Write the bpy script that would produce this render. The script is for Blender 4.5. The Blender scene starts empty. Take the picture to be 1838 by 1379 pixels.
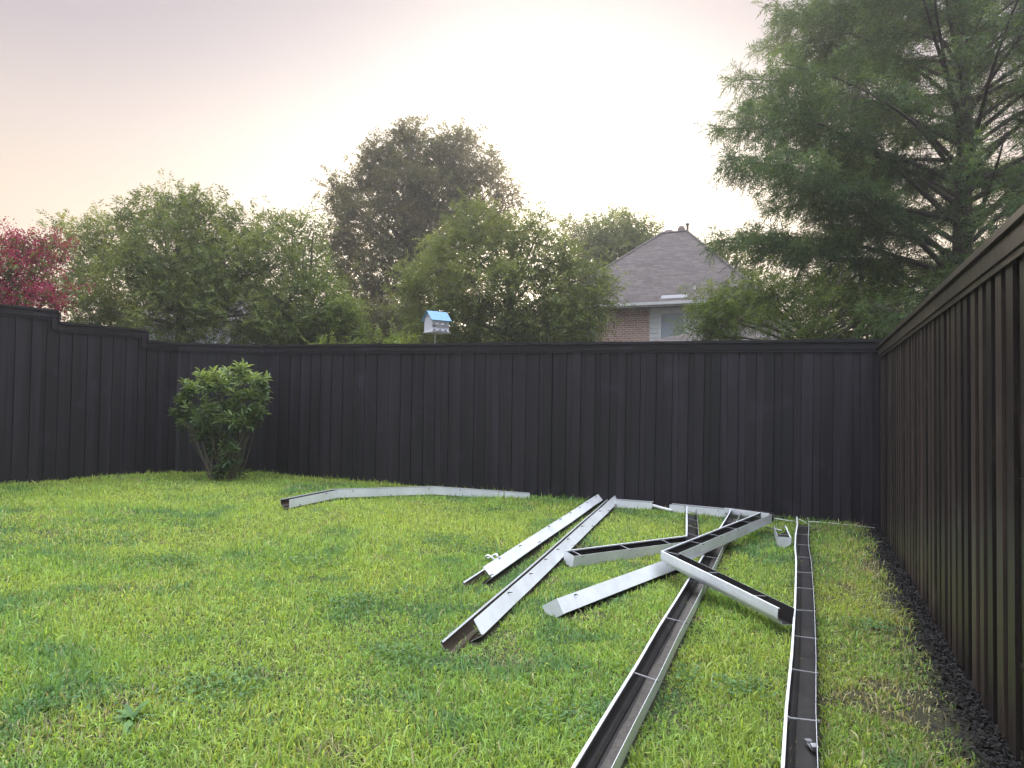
import bpy, math, random
import numpy as np
from mathutils import Vector, Matrix

C = bpy.context.scene.collection
SC = bpy.context.scene
R = math.radians

# ------------------------------------------------------------------ camera
F, CX, CY = 1381.0, 919.0, 689.5          # focal length and centre in photo pixels
PITCH, ROLL, EYE = R(1.67), R(0.7), 1.5
cr, sr, cp, sp = math.cos(ROLL), math.sin(ROLL), math.cos(PITCH), math.sin(PITCH)
cam = bpy.data.cameras.new('camera')
cam.sensor_width = 36.0
cam.lens = 36.0 * F / 1838.0
cam.clip_start, cam.clip_end = 0.05, 4000
camo = bpy.data.objects.new('camera', cam)
C.objects.link(camo)
_r = Vector((cr, -sr * sp, sr * cp)); _u = Vector((-sr, -cr * sp, cr * cp)); _f = Vector((0, cp, sp))
camo.matrix_world = Matrix(((_r.x, _u.x, -_f.x, 0), (_r.y, _u.y, -_f.y, 0), (_r.z, _u.z, -_f.z, EYE), (0, 0, 0, 1)))
SC.camera = camo

def ray(x, y):
    u = (x - CX) / F; v = -(y - CY) / F
    u2 = u * cr - v * sr; v2 = u * sr + v * cr
    return Vector((u2, cp - v2 * sp, sp + v2 * cp))

def at(x, y, Y):
    """world point that lies at depth Y on the line of sight of a photo pixel"""
    d = ray(x, y); t = Y / d.y
    return Vector((d.x * t, Y, EYE + d.z * t))

# ------------------------------------------------------------------ light
SUN_EL, SUN_AZ = R(7.5), R(3.0)           # azimuth from +Y towards +X
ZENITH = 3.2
sun_dir = Vector((math.sin(SUN_AZ) * math.cos(SUN_EL), math.cos(SUN_AZ) * math.cos(SUN_EL), math.sin(SUN_EL)))
W = bpy.data.worlds.new('World'); SC.world = W; W.use_nodes = True
nt = W.node_tree; nt.nodes.clear()
def wn(t, **kw):
    n = nt.nodes.new(t)
    for k, v in kw.items(): setattr(n, k, v)
    return n
sky = wn('ShaderNodeTexSky', sky_type='NISHITA', sun_disc=False, sun_elevation=SUN_EL, sun_rotation=SUN_AZ,
         air_density=1.0, dust_density=2.0, ozone_density=2.0, altitude=100.0)
hs = wn('ShaderNodeHueSaturation'); hs.inputs['Saturation'].default_value = 0.45
nt.links.new(sky.outputs[0], hs.inputs['Color'])
bg = wn('ShaderNodeBackground'); bg.inputs['Strength'].default_value = 0.05
nt.links.new(hs.outputs[0], bg.inputs['Color'])
# thin bright evening haze over the whole sky, whitest round the hidden sun
tc = wn('ShaderNodeTexCoord')
dot = wn('ShaderNodeVectorMath', operation='DOT_PRODUCT'); dot.inputs[1].default_value = (math.sin(R(1.5)) * math.cos(R(11)), math.cos(R(1.5)) * math.cos(R(11)), math.sin(R(11)))
nt.links.new(tc.outputs['Generated'], dot.inputs[0])
ac = wn('ShaderNodeMath', operation='ARCCOSINE'); nt.links.new(dot.outputs['Value'], ac.inputs[0])
def wramp(src, a, b, stops, interp='EASE'):
    m = wn('ShaderNodeMapRange'); m.inputs['From Min'].default_value = a; m.inputs['From Max'].default_value = b; nt.links.new(src, m.inputs['Value'])
    r = wn('ShaderNodeValToRGB'); r.color_ramp.interpolation = interp
    while len(r.color_ramp.elements) < len(stops): r.color_ramp.elements.new(.5)
    for e, (p, c) in zip(r.color_ramp.elements, stops): e.position = (p - a) / (b - a); e.color = (*c, 1)
    nt.links.new(m.outputs[0], r.inputs[0]); return r.outputs[0]
sep = wn('ShaderNodeSeparateXYZ'); nt.links.new(tc.outputs['Generated'], sep.inputs[0])
asn = wn('ShaderNodeMath', operation='ARCSINE'); nt.links.new(sep.outputs[2], asn.inputs[0])
SKY_FRONT = [(0, (.51, .375, .26)), (13, (.48, .36, .26)), (18, (.40, .315, .275)), (23.5, (.282, .228, .242)), (28, (.232, .186, .212)), (40, (.26, .25, .27)), (90, (.30, .31, .34))]
SKY_BACK = [(0, (.11, .125, .16)), (25, (.27, .295, .35)), (50, (.38, .40, .46)), (90, (.30, .31, .34))]  # unseen sky behind the camera, shaped to light trees and keep fences dark
front = wramp(asn.outputs[0], 0, R(90), [(R(p), c) for p, c in SKY_FRONT], 'LINEAR')
back = wramp(asn.outputs[0], 0, R(90), [(R(p), c) for p, c in SKY_BACK], 'LINEAR')
side = wn('ShaderNodeMapRange', interpolation_type='SMOOTHSTEP'); side.inputs['From Min'].default_value = R(55); side.inputs['From Max'].default_value = R(125); nt.links.new(ac.outputs[0], side.inputs['Value'])
wmx = wn('ShaderNodeMix', data_type='RGBA'); nt.links.new(side.outputs[0], wmx.inputs[0]); nt.links.new(front, wmx.inputs[6]); nt.links.new(back, wmx.inputs[7])
glow = wramp(ac.outputs[0], 0, R(40), [(0, (.55, .50, .42)), (R(8), (.42, .38, .31)), (R(17), (.19, .165, .13)), (R(28), (.01, .008, .006))], 'B_SPLINE')
wad = wn('ShaderNodeMix', data_type='RGBA', blend_type='ADD'); wad.inputs[0].default_value = 1; nt.links.new(wmx.outputs[2], wad.inputs[6]); nt.links.new(glow, wad.inputs[7])
bg2 = wn('ShaderNodeBackground'); bg2.inputs['Strength'].default_value = 1.0
nt.links.new(wad.outputs[2], bg2.inputs['Color'])
# unseen overhead sky, brightened to light the lawn from above
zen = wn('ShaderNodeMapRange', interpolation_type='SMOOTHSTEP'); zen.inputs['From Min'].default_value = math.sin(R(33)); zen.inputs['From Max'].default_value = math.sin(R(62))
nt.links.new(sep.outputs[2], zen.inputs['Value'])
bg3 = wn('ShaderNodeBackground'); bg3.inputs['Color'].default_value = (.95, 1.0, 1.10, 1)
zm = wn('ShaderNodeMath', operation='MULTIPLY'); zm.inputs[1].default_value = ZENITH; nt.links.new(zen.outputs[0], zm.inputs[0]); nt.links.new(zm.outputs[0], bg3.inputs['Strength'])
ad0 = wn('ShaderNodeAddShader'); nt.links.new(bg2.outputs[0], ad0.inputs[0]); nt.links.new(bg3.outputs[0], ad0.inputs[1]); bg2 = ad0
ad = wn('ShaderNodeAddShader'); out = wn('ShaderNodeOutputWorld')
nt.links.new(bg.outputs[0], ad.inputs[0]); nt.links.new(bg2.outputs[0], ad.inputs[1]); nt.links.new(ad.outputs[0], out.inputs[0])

sl = bpy.data.lights.new('sun', 'SUN'); sl.energy = 4.0; sl.angle = R(6); sl.color = (1.0, .80, .55)
slo = bpy.data.objects.new('sun', sl); C.objects.link(slo)
slo.rotation_euler = (-sun_dir).to_track_quat('-Z', 'Y').to_euler()

SC.view_settings.view_transform = 'Standard'
SC.view_settings.look = 'None'
SC.view_settings.exposure = 0.45
SC.view_settings.gamma = 1.0
SC.render.engine = 'CYCLES'
SC.cycles.max_bounces = 8; SC.cycles.transparent_max_bounces = 8; SC.cycles.use_denoising = True; SC.cycles.denoising_prefilter = 'ACCURATE'

# ------------------------------------------------------------------ materials
def mat(name):
    m = bpy.data.materials.new(name); m.use_nodes = True
    n = m.node_tree.nodes; n.clear()
    return m, m.node_tree
def N(t, kind, **kw):
    n = t.nodes.new(kind)
    for k, v in kw.items(): setattr(n, k, v)
    return n
def ramp(t, src, stops, interp='LINEAR'):
    r = N(t, 'ShaderNodeValToRGB'); r.color_ramp.interpolation = interp
    while len(r.color_ramp.elements) < len(stops): r.color_ramp.elements.new(.5)
    for e, (p, c) in zip(r.color_ramp.elements, stops): e.position = p; e.color = (*c, 1)
    t.links.new(src, r.inputs[0]); return r.outputs[0]
def mixc(t, f, a, b, mode='MIX'):
    m = N(t, 'ShaderNodeMix', data_type='RGBA', blend_type=mode)
    for s, v in ((m.inputs[0], f), (m.inputs[6], a), (m.inputs[7], b)):
        if isinstance(v, (int, float)): s.default_value = v
        elif isinstance(v, tuple): s.default_value = (*v, 1)
        else: t.links.new(v, s)
    return m.outputs[2]
def coords(t, scale=(1, 1, 1)):
    c = N(t, 'ShaderNodeTexCoord'); m = N(t, 'ShaderNodeMapping'); m.inputs['Scale'].default_value = scale
    t.links.new(c.outputs['Object'], m.inputs[0]); return m.outputs[0]
def noise(t, vec, scale, detail=4, rough=.55):
    n = N(t, 'ShaderNodeTexNoise'); n.inputs['Scale'].default_value = scale; n.inputs['Detail'].default_value = detail; n.inputs['Roughness'].default_value = rough
    t.links.new(vec, n.inputs['Vector']); return n.outputs['Fac']
def principled(t, col, rough=.5, metal=0., spec=.5, bump=None, bs=.2, bd=.01):
    p = N(t, 'ShaderNodeBsdfPrincipled'); o = N(t, 'ShaderNodeOutputMaterial')
    if isinstance(col, tuple): p.inputs['Base Color'].default_value = (*col, 1)
    else: t.links.new(col, p.inputs['Base Color'])
    if isinstance(rough, (int, float)): p.inputs['Roughness'].default_value = rough
    else: t.links.new(rough, p.inputs['Roughness'])
    p.inputs['Metallic'].default_value = metal
    p.inputs['Specular IOR Level'].default_value = spec
    if bump is not None:
        b = N(t, 'ShaderNodeBump'); b.inputs['Strength'].default_value = bs; b.inputs['Distance'].default_value = bd
        t.links.new(bump, b.inputs['Height']); t.links.new(b.outputs[0], p.inputs['Normal'])
    t.links.new(p.outputs[0], o.inputs[0]); return p

def attr(t, name):
    a = N(t, 'ShaderNodeAttribute'); a.attribute_name = name; return a

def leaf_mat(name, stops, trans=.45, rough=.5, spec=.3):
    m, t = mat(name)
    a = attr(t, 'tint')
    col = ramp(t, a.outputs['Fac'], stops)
    p = N(t, 'ShaderNodeBsdfPrincipled'); p.inputs['Roughness'].default_value = rough; p.inputs['Specular IOR Level'].default_value = spec
    t.links.new(col, p.inputs['Base Color'])
    tr = N(t, 'ShaderNodeBsdfTranslucent')
    tcol = mixc(t, 1.0, col, (1.25, 1.1, .5), 'MULTIPLY')
    t.links.new(tcol, tr.inputs['Color'])
    mx = N(t, 'ShaderNodeMixShader'); mx.inputs[0].default_value = trans
    o = N(t, 'ShaderNodeOutputMaterial')
    t.links.new(p.outputs[0], mx.inputs[1]); t.links.new(tr.outputs[0], mx.inputs[2]); t.links.new(mx.outputs[0], o.inputs[0])
    return m

def make_fence_mat(name, a0, a1, rough=.55, spec=.5):
    m, t = mat(name)
    v = coords(t, (17, 17, .7)); g = noise(t, v, 1.0, 7, .7)
    v2 = coords(t, (1, 1, 1)); k = noise(t, v2, 2.2, 3)
    base = ramp(t, g, [(.32, a0), (.68, a1)])
    tint = ramp(t, attr(t, 'tint').outputs['Fac'], [(0, (.38, .38, .42)), (.12, (.58, .58, .62)), (1, (1.45, 1.40, 1.36))])
    c = mixc(t, 1.0, base, tint, 'MULTIPLY')
    streak = noise(t, coords(t, (7, 7, .3)), 1.0, 4, .6)
    c = mixc(t, 1.0, c, ramp(t, streak, [(.32, (.62, .62, .64)), (.5, (1, 1, 1)), (.70, (1.5, 1.46, 1.42))]), 'MULTIPLY')
    wear = ramp(t, k, [(.60, (0, 0, 0)), (.78, (1, 1, 1))])
    c2 = mixc(t, wear, c, tuple(min(1, x * 1.7) for x in a1))
    kn = N(t, 'ShaderNodeTexVoronoi'); kn.inputs['Scale'].default_value = 1.0; t.links.new(coords(t, (5, 5, 1.7)), kn.inputs['Vector'])
    knot = ramp(t, kn.outputs['Distance'], [(.05, (.35, .33, .33)), (.11, (1, 1, 1))])
    c3 = mixc(t, 1.0, c2, knot, 'MULTIPLY')
    rr = N(t, 'ShaderNodeMapRange'); rr.inputs['To Min'].default_value = rough - .12; rr.inputs['To Max'].default_value = rough + .15
    t.links.new(g, rr.inputs['Value'])
    principled(t, c3, rr.outputs[0], spec=spec, bump=g, bs=.5, bd=.004)
    return m

M = {}
M['fence'] = make_fence_mat('black_stained_cedar', (.0058, .0042, .0082), (.0190, .0145, .0250))
M['fence_sheen'] = make_fence_mat('sheen_brown_stained_cedar', (.022, .0168, .0152), (.062, .0475, .0415), .36)  # brown in the base colour paints in the grazing sky sheen
def simple(name, col, rough=.5, metal=0, nscale=None, namp=.25, spec=.5, bump=0):
    m, t = mat(name)
    if nscale:
        n = noise(t, coords(t), nscale, 5)
        c = ramp(t, n, [(.3, tuple(x * (1 - namp) for x in col)), (.7, tuple(min(1, x * (1 + namp)) for x in col))])
        principled(t, c, rough, metal, spec, n if bump else None, bump, .005)
    else: principled(t, col, rough, metal, spec)
    M[name] = m; return m
def gutter_white():
    m, t = mat('white_gutter_paint')
    v = coords(t); n = noise(t, v, 2.5, 6, .7); n2 = noise(t, v, 38, 4, .6)
    c = ramp(t, n, [(.30, (.60, .62, .65)), (.62, (.79, .81, .85))])
    d = ramp(t, n2, [(.66, (1, 1, 1)), (.76, (.62, .57, .50))])
    principled(t, mixc(t, 1, c, d, 'MULTIPLY'), .38, spec=.5)
    M['white'] = m
gutter_white()
def gutter_inside():
    m, t = mat('dark_gutter_inside')
    v = coords(t); n = noise(t, v, 6, 6, .7); n2 = noise(t, v, 60, 3)
    c = ramp(t, n, [(.3, (.012, .0115, .014)), (.7, (.032, .028, .027))])
    d = ramp(t, n2, [(.55, (1, 1, 1)), (.75, (1.9, 1.75, 1.55))])
    principled(t, mixc(t, 1, c, d, 'MULTIPLY'), .42, spec=.5)
    M['inside'] = m
    m, t = mat('bronze_gutter_inside')
    n = noise(t, coords(t), 9, 5)
    c = ramp(t, n, [(.3, (.060, .044, .036)), (.7, (.12, .092, .075))])
    principled(t, c, .30, metal=.6)
    M['bronze'] = m
    m, t = mat('gutter_silt')
    n = noise(t, coords(t), 30, 6, .7)
    c = ramp(t, n, [(.3, (.055, .047, .042)), (.7, (.13, .115, .10))])
    principled(t, c, .8, bump=n, bs=.5, bd=.004)
    M['silt'] = m
gutter_inside()
simple('galvanised', (.42, .42, .44), .38, .7, 20)
simple('dark_metal', (.05, .045, .045), .5, .3)
simple('bark', (.10, .08, .065), .9, 0, 14, .45, bump=.6)
simple('cypress_bark', (.085, .066, .055), .9, 0, 10, .4, bump=.6)
simple('pale_stem', (.16, .135, .10), .75, 0, 20, .3)
simple('trim_white', (.62, .62, .63), .55, 0, 3, .08)
simple('siding', (.58, .60, .60), .6, 0, 2, .06)
simple('birdhouse_white', (.70, .70, .76), .55, 0, 9, .08)
simple('birdhouse_roof', (.15, .34, .50), .5, 0, 12, .10)
simple('hole_black', (.008, .008, .01), .9)
simple('curtain_glass', (.36, .40, .46), .22, 0, 2, .08)
simple('pole_white', (.66, .64, .60), .5, 0, 9, .1)
simple('vent_brown', (.17, .13, .12), .7, 0, 6, .2)
simple('plastic_white', (.75, .75, .76), .4)
simple('mulch', (.020, .018, .018), .85, 0, 60, .5)
simple('flashing_grey', (.24, .235, .25), .6)
simple('render_pale', (.42, .42, .44), .7, 0, 1.5, .08)

def brick_mat():
    m, t = mat('pink_brick')
    c = N(t, 'ShaderNodeTexCoord'); s = N(t, 'ShaderNodeSeparateXYZ'); t.links.new(c.outputs['Object'], s.inputs[0])
    su = N(t, 'ShaderNodeMath', operation='ADD'); t.links.new(s.outputs[0], su.inputs[0]); t.links.new(s.outputs[1], su.inputs[1])
    k = N(t, 'ShaderNodeCombineXYZ'); t.links.new(su.outputs[0], k.inputs[0]); t.links.new(s.outputs[2], k.inputs[1])
    b = N(t, 'ShaderNodeTexBrick'); t.links.new(k.outputs[0], b.inputs['Vector'])
    b.inputs['Scale'].default_value = 1.0; b.inputs['Brick Width'].default_value = .24; b.inputs['Row Height'].default_value = .092
    b.inputs['Mortar Size'].default_value = .011; b.inputs['Mortar Smooth'].default_value = .2
    b.inputs['Color1'].default_value = (.30, .165, .135, 1); b.inputs['Color2'].default_value = (.43, .28, .235, 1); b.inputs['Mortar'].default_value = (.62, .57, .54, 1)
    n = noise(t, c.outputs['Object'], 9, 3)
    col = mixc(t, .5, b.outputs['Color'], ramp(t, n, [(.3, (.7, .65, .65)), (.7, (1.2, 1.15, 1.1))]), 'MULTIPLY')
    principled(t, col, .85, bump=b.outputs['Fac'], bs=-.4, bd=.01)
    M['brick'] = m
    m, t = mat('grey_shingle')
    c = N(t, 'ShaderNodeTexCoord'); s = N(t, 'ShaderNodeSeparateXYZ'); t.links.new(c.outputs['Object'], s.inputs[0])
    su = N(t, 'ShaderNodeMath', operation='ADD'); t.links.new(s.outputs[0], su.inputs[0]); t.links.new(s.outputs[1], su.inputs[1])
    k = N(t, 'ShaderNodeCombineXYZ'); t.links.new(su.outputs[0], k.inputs[0]); t.links.new(s.outputs[2], k.inputs[1])
    b = N(t, 'ShaderNodeTexBrick'); t.links.new(k.outputs[0], b.inputs['Vector'])
    b.offset = .37; b.offset_frequency = 2; b.squash = 1.3; b.squash_frequency = 3
    b.inputs['Scale'].default_value = 1.0; b.inputs['Brick Width'].default_value = .32; b.inputs['Row Height'].default_value = .105
    b.inputs['Mortar Size'].default_value = .012; b.inputs['Mortar Smooth'].default_value = .3; b.inputs['Bias'].default_value = -.1
    b.inputs['Color1'].default_value = (.074, .062, .060, 1); b.inputs['Color2'].default_value = (.140, .117, .113, 1); b.inputs['Mortar'].default_value = (.050, .042, .044, 1)
    n = noise(t, c.outputs['Object'], 5, 5, .7)
    col = mixc(t, .7, b.outputs['Color'], ramp(t, n, [(.3, (.72, .72, .72)), (.7, (1.25, 1.22, 1.2))]), 'MULTIPLY')
    principled(t, col, .9, bump=b.outputs['Fac'], bs=-.5, bd=.02)
    M['shingle'] = m
brick_mat()

def ground_mat():
    m, t = mat('lawn_soil')
    v = coords(t); n = noise(t, v, 1.2, 4); n2 = noise(t, v, 40, 5, .7)
    c = ramp(t, n, [(.35, (.034, .042, .016)), (.65, (.055, .050, .026))])
    d = ramp(t, n2, [(.3, (.45, .45, .45)), (.7, (1.4, 1.4, 1.3))])
    principled(t, mixc(t, 1, c, d, 'MULTIPLY'), .95, bump=n2, bs=.8, bd=.02)
    M['ground'] = m
ground_mat()
def grass_mat():
    m, t = mat('grass_blade')
    a = attr(t, 'col')
    p = N(t, 'ShaderNodeBsdfPrincipled'); p.inputs['Roughness'].default_value = .42; p.inputs['Specular IOR Level'].default_value = .35
    t.links.new(a.outputs['Color'], p.inputs['Base Color'])
    tr = N(t, 'ShaderNodeBsdfTranslucent'); t.links.new(mixc(t, 1, a.outputs['Color'], (1.3, 1.2, .6), 'MULTIPLY'), tr.inputs['Color'])
    mx = N(t, 'ShaderNodeMixShader'); mx.inputs[0].default_value = .52; o = N(t, 'ShaderNodeOutputMaterial')
    t.links.new(p.outputs[0], mx.inputs[1]); t.links.new(tr.outputs[0], mx.inputs[2]); t.links.new(mx.outputs[0], o.inputs[0])
    M['grass'] = m
grass_mat()
M['leaf_pecan'] = leaf_mat('pecan_leaf', [(0, (.055, .086, .030)), (.5, (.145, .195, .068)), (1, (.28, .34, .105))], .48)
M['leaf_oak'] = leaf_mat('dark_oak_leaf', [(0, (.056, .058, .028)), (.5, (.120, .128, .058)), (1, (.205, .21, .092))], .48)
M['leaf_cypress'] = leaf_mat('cypress_needle', [(0, (.048, .092, .050)), (.5, (.112, .185, .088)), (1, (.20, .29, .115))], .50, .6)
M['leaf_young'] = leaf_mat('bright_young_leaf', [(0, (.060, .095, .030)), (.5, (.140, .20, .058)), (1, (.26, .34, .095))], .5)
M['leaf_shrub'] = leaf_mat('glossy_shrub_leaf', [(0, (.052, .095, .042)), (.6, (.145, .215, .090)), (1, (.30, .40, .14))], .38, .5, .35)
M['flower_pink'] = leaf_mat('pink_blossom', [(0, (.22, .020, .065)), (.6, (.38, .040, .125)), (1, (.50, .09, .20))], .4, .7)
M['leaf_weed'] = leaf_mat('weed_leaf', [(0, (.08, .17, .065)), (1, (.17, .30, .10))], .35)
M['leaf_dead'] = leaf_mat('wilted_weed', [(0, (.06, .045, .035)), (1, (.14, .10, .07))], .3, .8)

# ------------------------------------------------------------------ builders
class MB:
    def __init__(s): s.v = []; s.f = []; s.mi = []; s.tint = []; s.sm = False
    def add(s, vs, fs, mi=0, tint=.5):
        b = len(s.v); s.v += [tuple(v) for v in vs]; s.f += [tuple(b + i for i in f) for f in fs]
        s.mi += [mi] * len(fs); s.tint += [tint] * len(vs)
    def box(s, o, ax, ay, az, mi=0, tint=.5):
        """box from corner o with edge vectors"""
        o, ax, ay, az = Vector(o), Vector(ax), Vector(ay), Vector(az)
        vs = [o, o + ax, o + ax + ay, o + ay, o + az, o + ax + az, o + ax + ay + az, o + ay + az]
        s.add(vs, [(0, 3, 2, 1), (4, 5, 6, 7), (0, 1, 5, 4), (1, 2, 6, 5), (2, 3, 7, 6), (3, 0, 4, 7)], mi, tint)
    def tube(s, pts, rad, n=6, mi=0, cap=True):
        pts = [Vector(p) for p in pts]
        if isinstance(rad, (int, float)): rad = [rad] * len(pts)
        vs = []; ref = None
        for i, p in enumerate(pts):
            t = (pts[min(i + 1, len(pts) - 1)] - pts[max(i - 1, 0)])
            t = t.normalized() if t.length > 1e-9 else Vector((0, 0, 1))
            if ref is None: ref = t.orthogonal().normalized()
            ref = (ref - t * ref.dot(t)); ref = ref.normalized() if ref.length > 1e-6 else t.orthogonal().normalized()
            b = t.cross(ref)
            for k in range(n):
                a = 2 * math.pi * k / n
                vs.append(p + (ref * math.cos(a) + b * math.sin(a)) * rad[i])
        fs = []
        for i in range(len(pts) - 1):
            for k in range(n):
                k2 = (k + 1) % n
                fs.append((i * n + k, i * n + k2, (i + 1) * n + k2, (i + 1) * n + k))
        if cap:
            fs.append(tuple(range(n - 1, -1, -1))); fs.append(tuple((len(pts) - 1) * n + k for k in range(n)))
        s.add(vs, fs, mi)

def tag(o, label=None, cat=None, group=None, kind=None):
    if label: o['label'] = label
    if cat: o['category'] = cat
    if group: o['group'] = group
    if kind: o['kind'] = kind
    return o

def thing(name, label, cat, loc, rz=0, group=None):
    o = bpy.data.objects.new(name, None); C.objects.link(o)
    o.location = loc; o.rotation_euler = (0, 0, rz); o.empty_display_size = .2
    return tag(o, label, cat, group)

def link(name, me, parent=None):
    o = bpy.data.objects.new(name, me); C.objects.link(o)
    if parent is not None: o.parent = parent
    return o

def root_loc(p):
    v = Vector((0, 0, 0))
    while p is not None: v += Vector(p.location); p = p.parent
    return v

def obj(name, mb, mats, parent=None, local=False, smooth=False):
    """link what an MB collected as one mesh; world vertices unless local"""
    me = bpy.data.meshes.new(name)
    off = Vector((0, 0, 0)) if (local or parent is None) else root_loc(parent)
    me.from_pydata([(x - off.x, y - off.y, z - off.z) for x, y, z in mb.v], [], mb.f)
    if not isinstance(mats, (list, tuple)): mats = [mats]
    for m in mats: me.materials.append(M[m])
    me.polygons.foreach_set('material_index', mb.mi)
    a = me.attributes.new('tint', 'FLOAT', 'POINT'); a.data.foreach_set('value', mb.tint)
    if smooth: me.polygons.foreach_set('use_smooth', [True] * len(me.polygons))
    me.update()
    return link(name, me, parent)

def mesh_np(name, V, faces_n, loops, mats, parent=None, tint=None, col=None, mi=None):
    """mesh from numpy arrays: V (n,3), faces_n sizes, loops flat indices"""
    me = bpy.data.meshes.new(name)
    off = root_loc(parent) if parent is not None else Vector((0, 0, 0))
    V = (V - np.array(off)).astype(np.float32)
    me.vertices.add(len(V)); me.vertices.foreach_set('co', V.ravel())
    me.loops.add(len(loops)); me.loops.foreach_set('vertex_index', loops.astype(np.int32))
    me.polygons.add(len(faces_n))
    st = np.concatenate(([0], np.cumsum(faces_n)[:-1])).astype(np.int32)
    me.polygons.foreach_set('loop_start', st)
    me.polygons.foreach_set('loop_total', faces_n.astype(np.int32))
    for m in mats: me.materials.append(M[m])
    if mi is not None: me.polygons.foreach_set('material_index', mi.astype(np.int32))
    me.update(calc_edges=True)
    if tint is not None:
        a = me.attributes.new('tint', 'FLOAT', 'POINT'); a.data.foreach_set('value', tint.astype(np.float32))
    if col is not None:
        a = me.attributes.new('col', 'FLOAT_COLOR', 'POINT'); a.data.foreach_set('color', col.astype(np.float32).ravel())
    return link(name, me, parent)

def vnoise(x, y, s, seed):
    """smooth value noise in 0..1 on numpy arrays"""
    rs = np.random.RandomState(seed); T = rs.rand(256, 256)
    x = x / s + 1000; y = y / s + 1000
    xi = np.floor(x).astype(int); yi = np.floor(y).astype(int); fx = x - xi; fy = y - yi
    fx = fx * fx * (3 - 2 * fx); fy = fy * fy * (3 - 2 * fy)
    g = lambda a, b: T[a % 256, b % 256]
    return (g(xi, yi) * (1 - fx) + g(xi + 1, yi) * fx) * (1 - fy) + (g(xi, yi + 1) * (1 - fx) + g(xi + 1, yi + 1) * fx) * fy

def nrm(a): return a / np.maximum(np.linalg.norm(a, axis=1, keepdims=True), 1e-9)

def leaves_mesh(name, P, A, L, Wd, rng, mats, parent, tint, flat=.0, mi=None):
    """kite leaves: base P, axis A (unit), length L, width Wd"""
    n = len(P)
    rnd = rng.normal(size=(n, 3)); rnd[:, 2] += flat
    S = nrm(np.cross(A, rnd)); Nn = np.cross(S, A)
    L = L[:, None]; Wd = Wd[:, None]
    V = np.empty((n, 4, 3))
    V[:, 0] = P
    V[:, 1] = P + A * L * .42 + S * Wd * .5 + Nn * Wd * .12
    V[:, 2] = P + A * L - Nn * L * .08
    V[:, 3] = P + A * L * .42 - S * Wd * .5 + Nn * Wd * .12
    return mesh_np(name, V.reshape(-1, 3), np.full(n, 4), np.arange(4 * n), mats, parent, tint=np.repeat(tint, 4), mi=mi)

# ------------------------------------------------------------------ ground
def gz(x, y): return -.062 - .018 * x + .012 * y
def at_ground(px, py, dz=0.0):
    d = ray(px, py)
    # EYE + t dz = gz(t dx, t dy) + dz
    t = (-.062 + dz - EYE) / (d.z + .018 * d.x - .012 * d.y)
    return Vector((d.x * t, d.y * t, EYE + d.z * t))

CR = Vector((4.75, 10.02, 0)); CL = Vector((-4.62, 14.33, 0)); LB = Vector((-6.12, 14.02, 0)); LE = Vector((-11.4, 5.9, 0)); RE = Vector((.20, -1.75, 0))
def ground():
    xs = np.concatenate((np.linspace(-180, -20, 12), np.linspace(-16, 12, 113), np.linspace(16, 180, 12)))
    ys = np.concatenate((np.linspace(-60, -6, 6), np.linspace(-4, 18, 89), np.linspace(22, 260, 14)))
    X, Y = np.meshgrid(xs, ys)
    Z = gz(np.clip(X, -12, 9), np.clip(Y, -5, 16)) + (vnoise(X, Y, 1.3, 5) - .5) * .03 * (np.abs(X) < 16)
    V = np.stack((X, Y, Z), -1).reshape(-1, 3); w = len(xs); h = len(ys)
    i = (np.arange(h - 1)[:, None] * w + np.arange(w - 1)[None, :]).ravel()
    L = np.stack((i, i + 1, i + w + 1, i + w), 1)
    o = mesh_np('ground', V, np.full(len(L), 4), L.ravel(), ['ground'])
    o.data.polygons.foreach_set('use_smooth', [True] * len(o.data.polygons))
    tag(o, kind='structure')
ground()

def inside_yard(x, y, m=0.0):
    ok = np.ones(len(x), bool)
    def side(a, b, s):
        d = (b - a).normalized(); n = Vector((-d.y, d.x, 0)) * s
        return (x - a.x) * n.x + (y - a.y) * n.y
    d_right = side(RE, CR, 1); d_back = side(CR, CL, 1); d_lb = side(CL, LB, 1); d_left = side(LB, LE, 1)
    return d_right, d_back, d_lb, d_left

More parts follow.
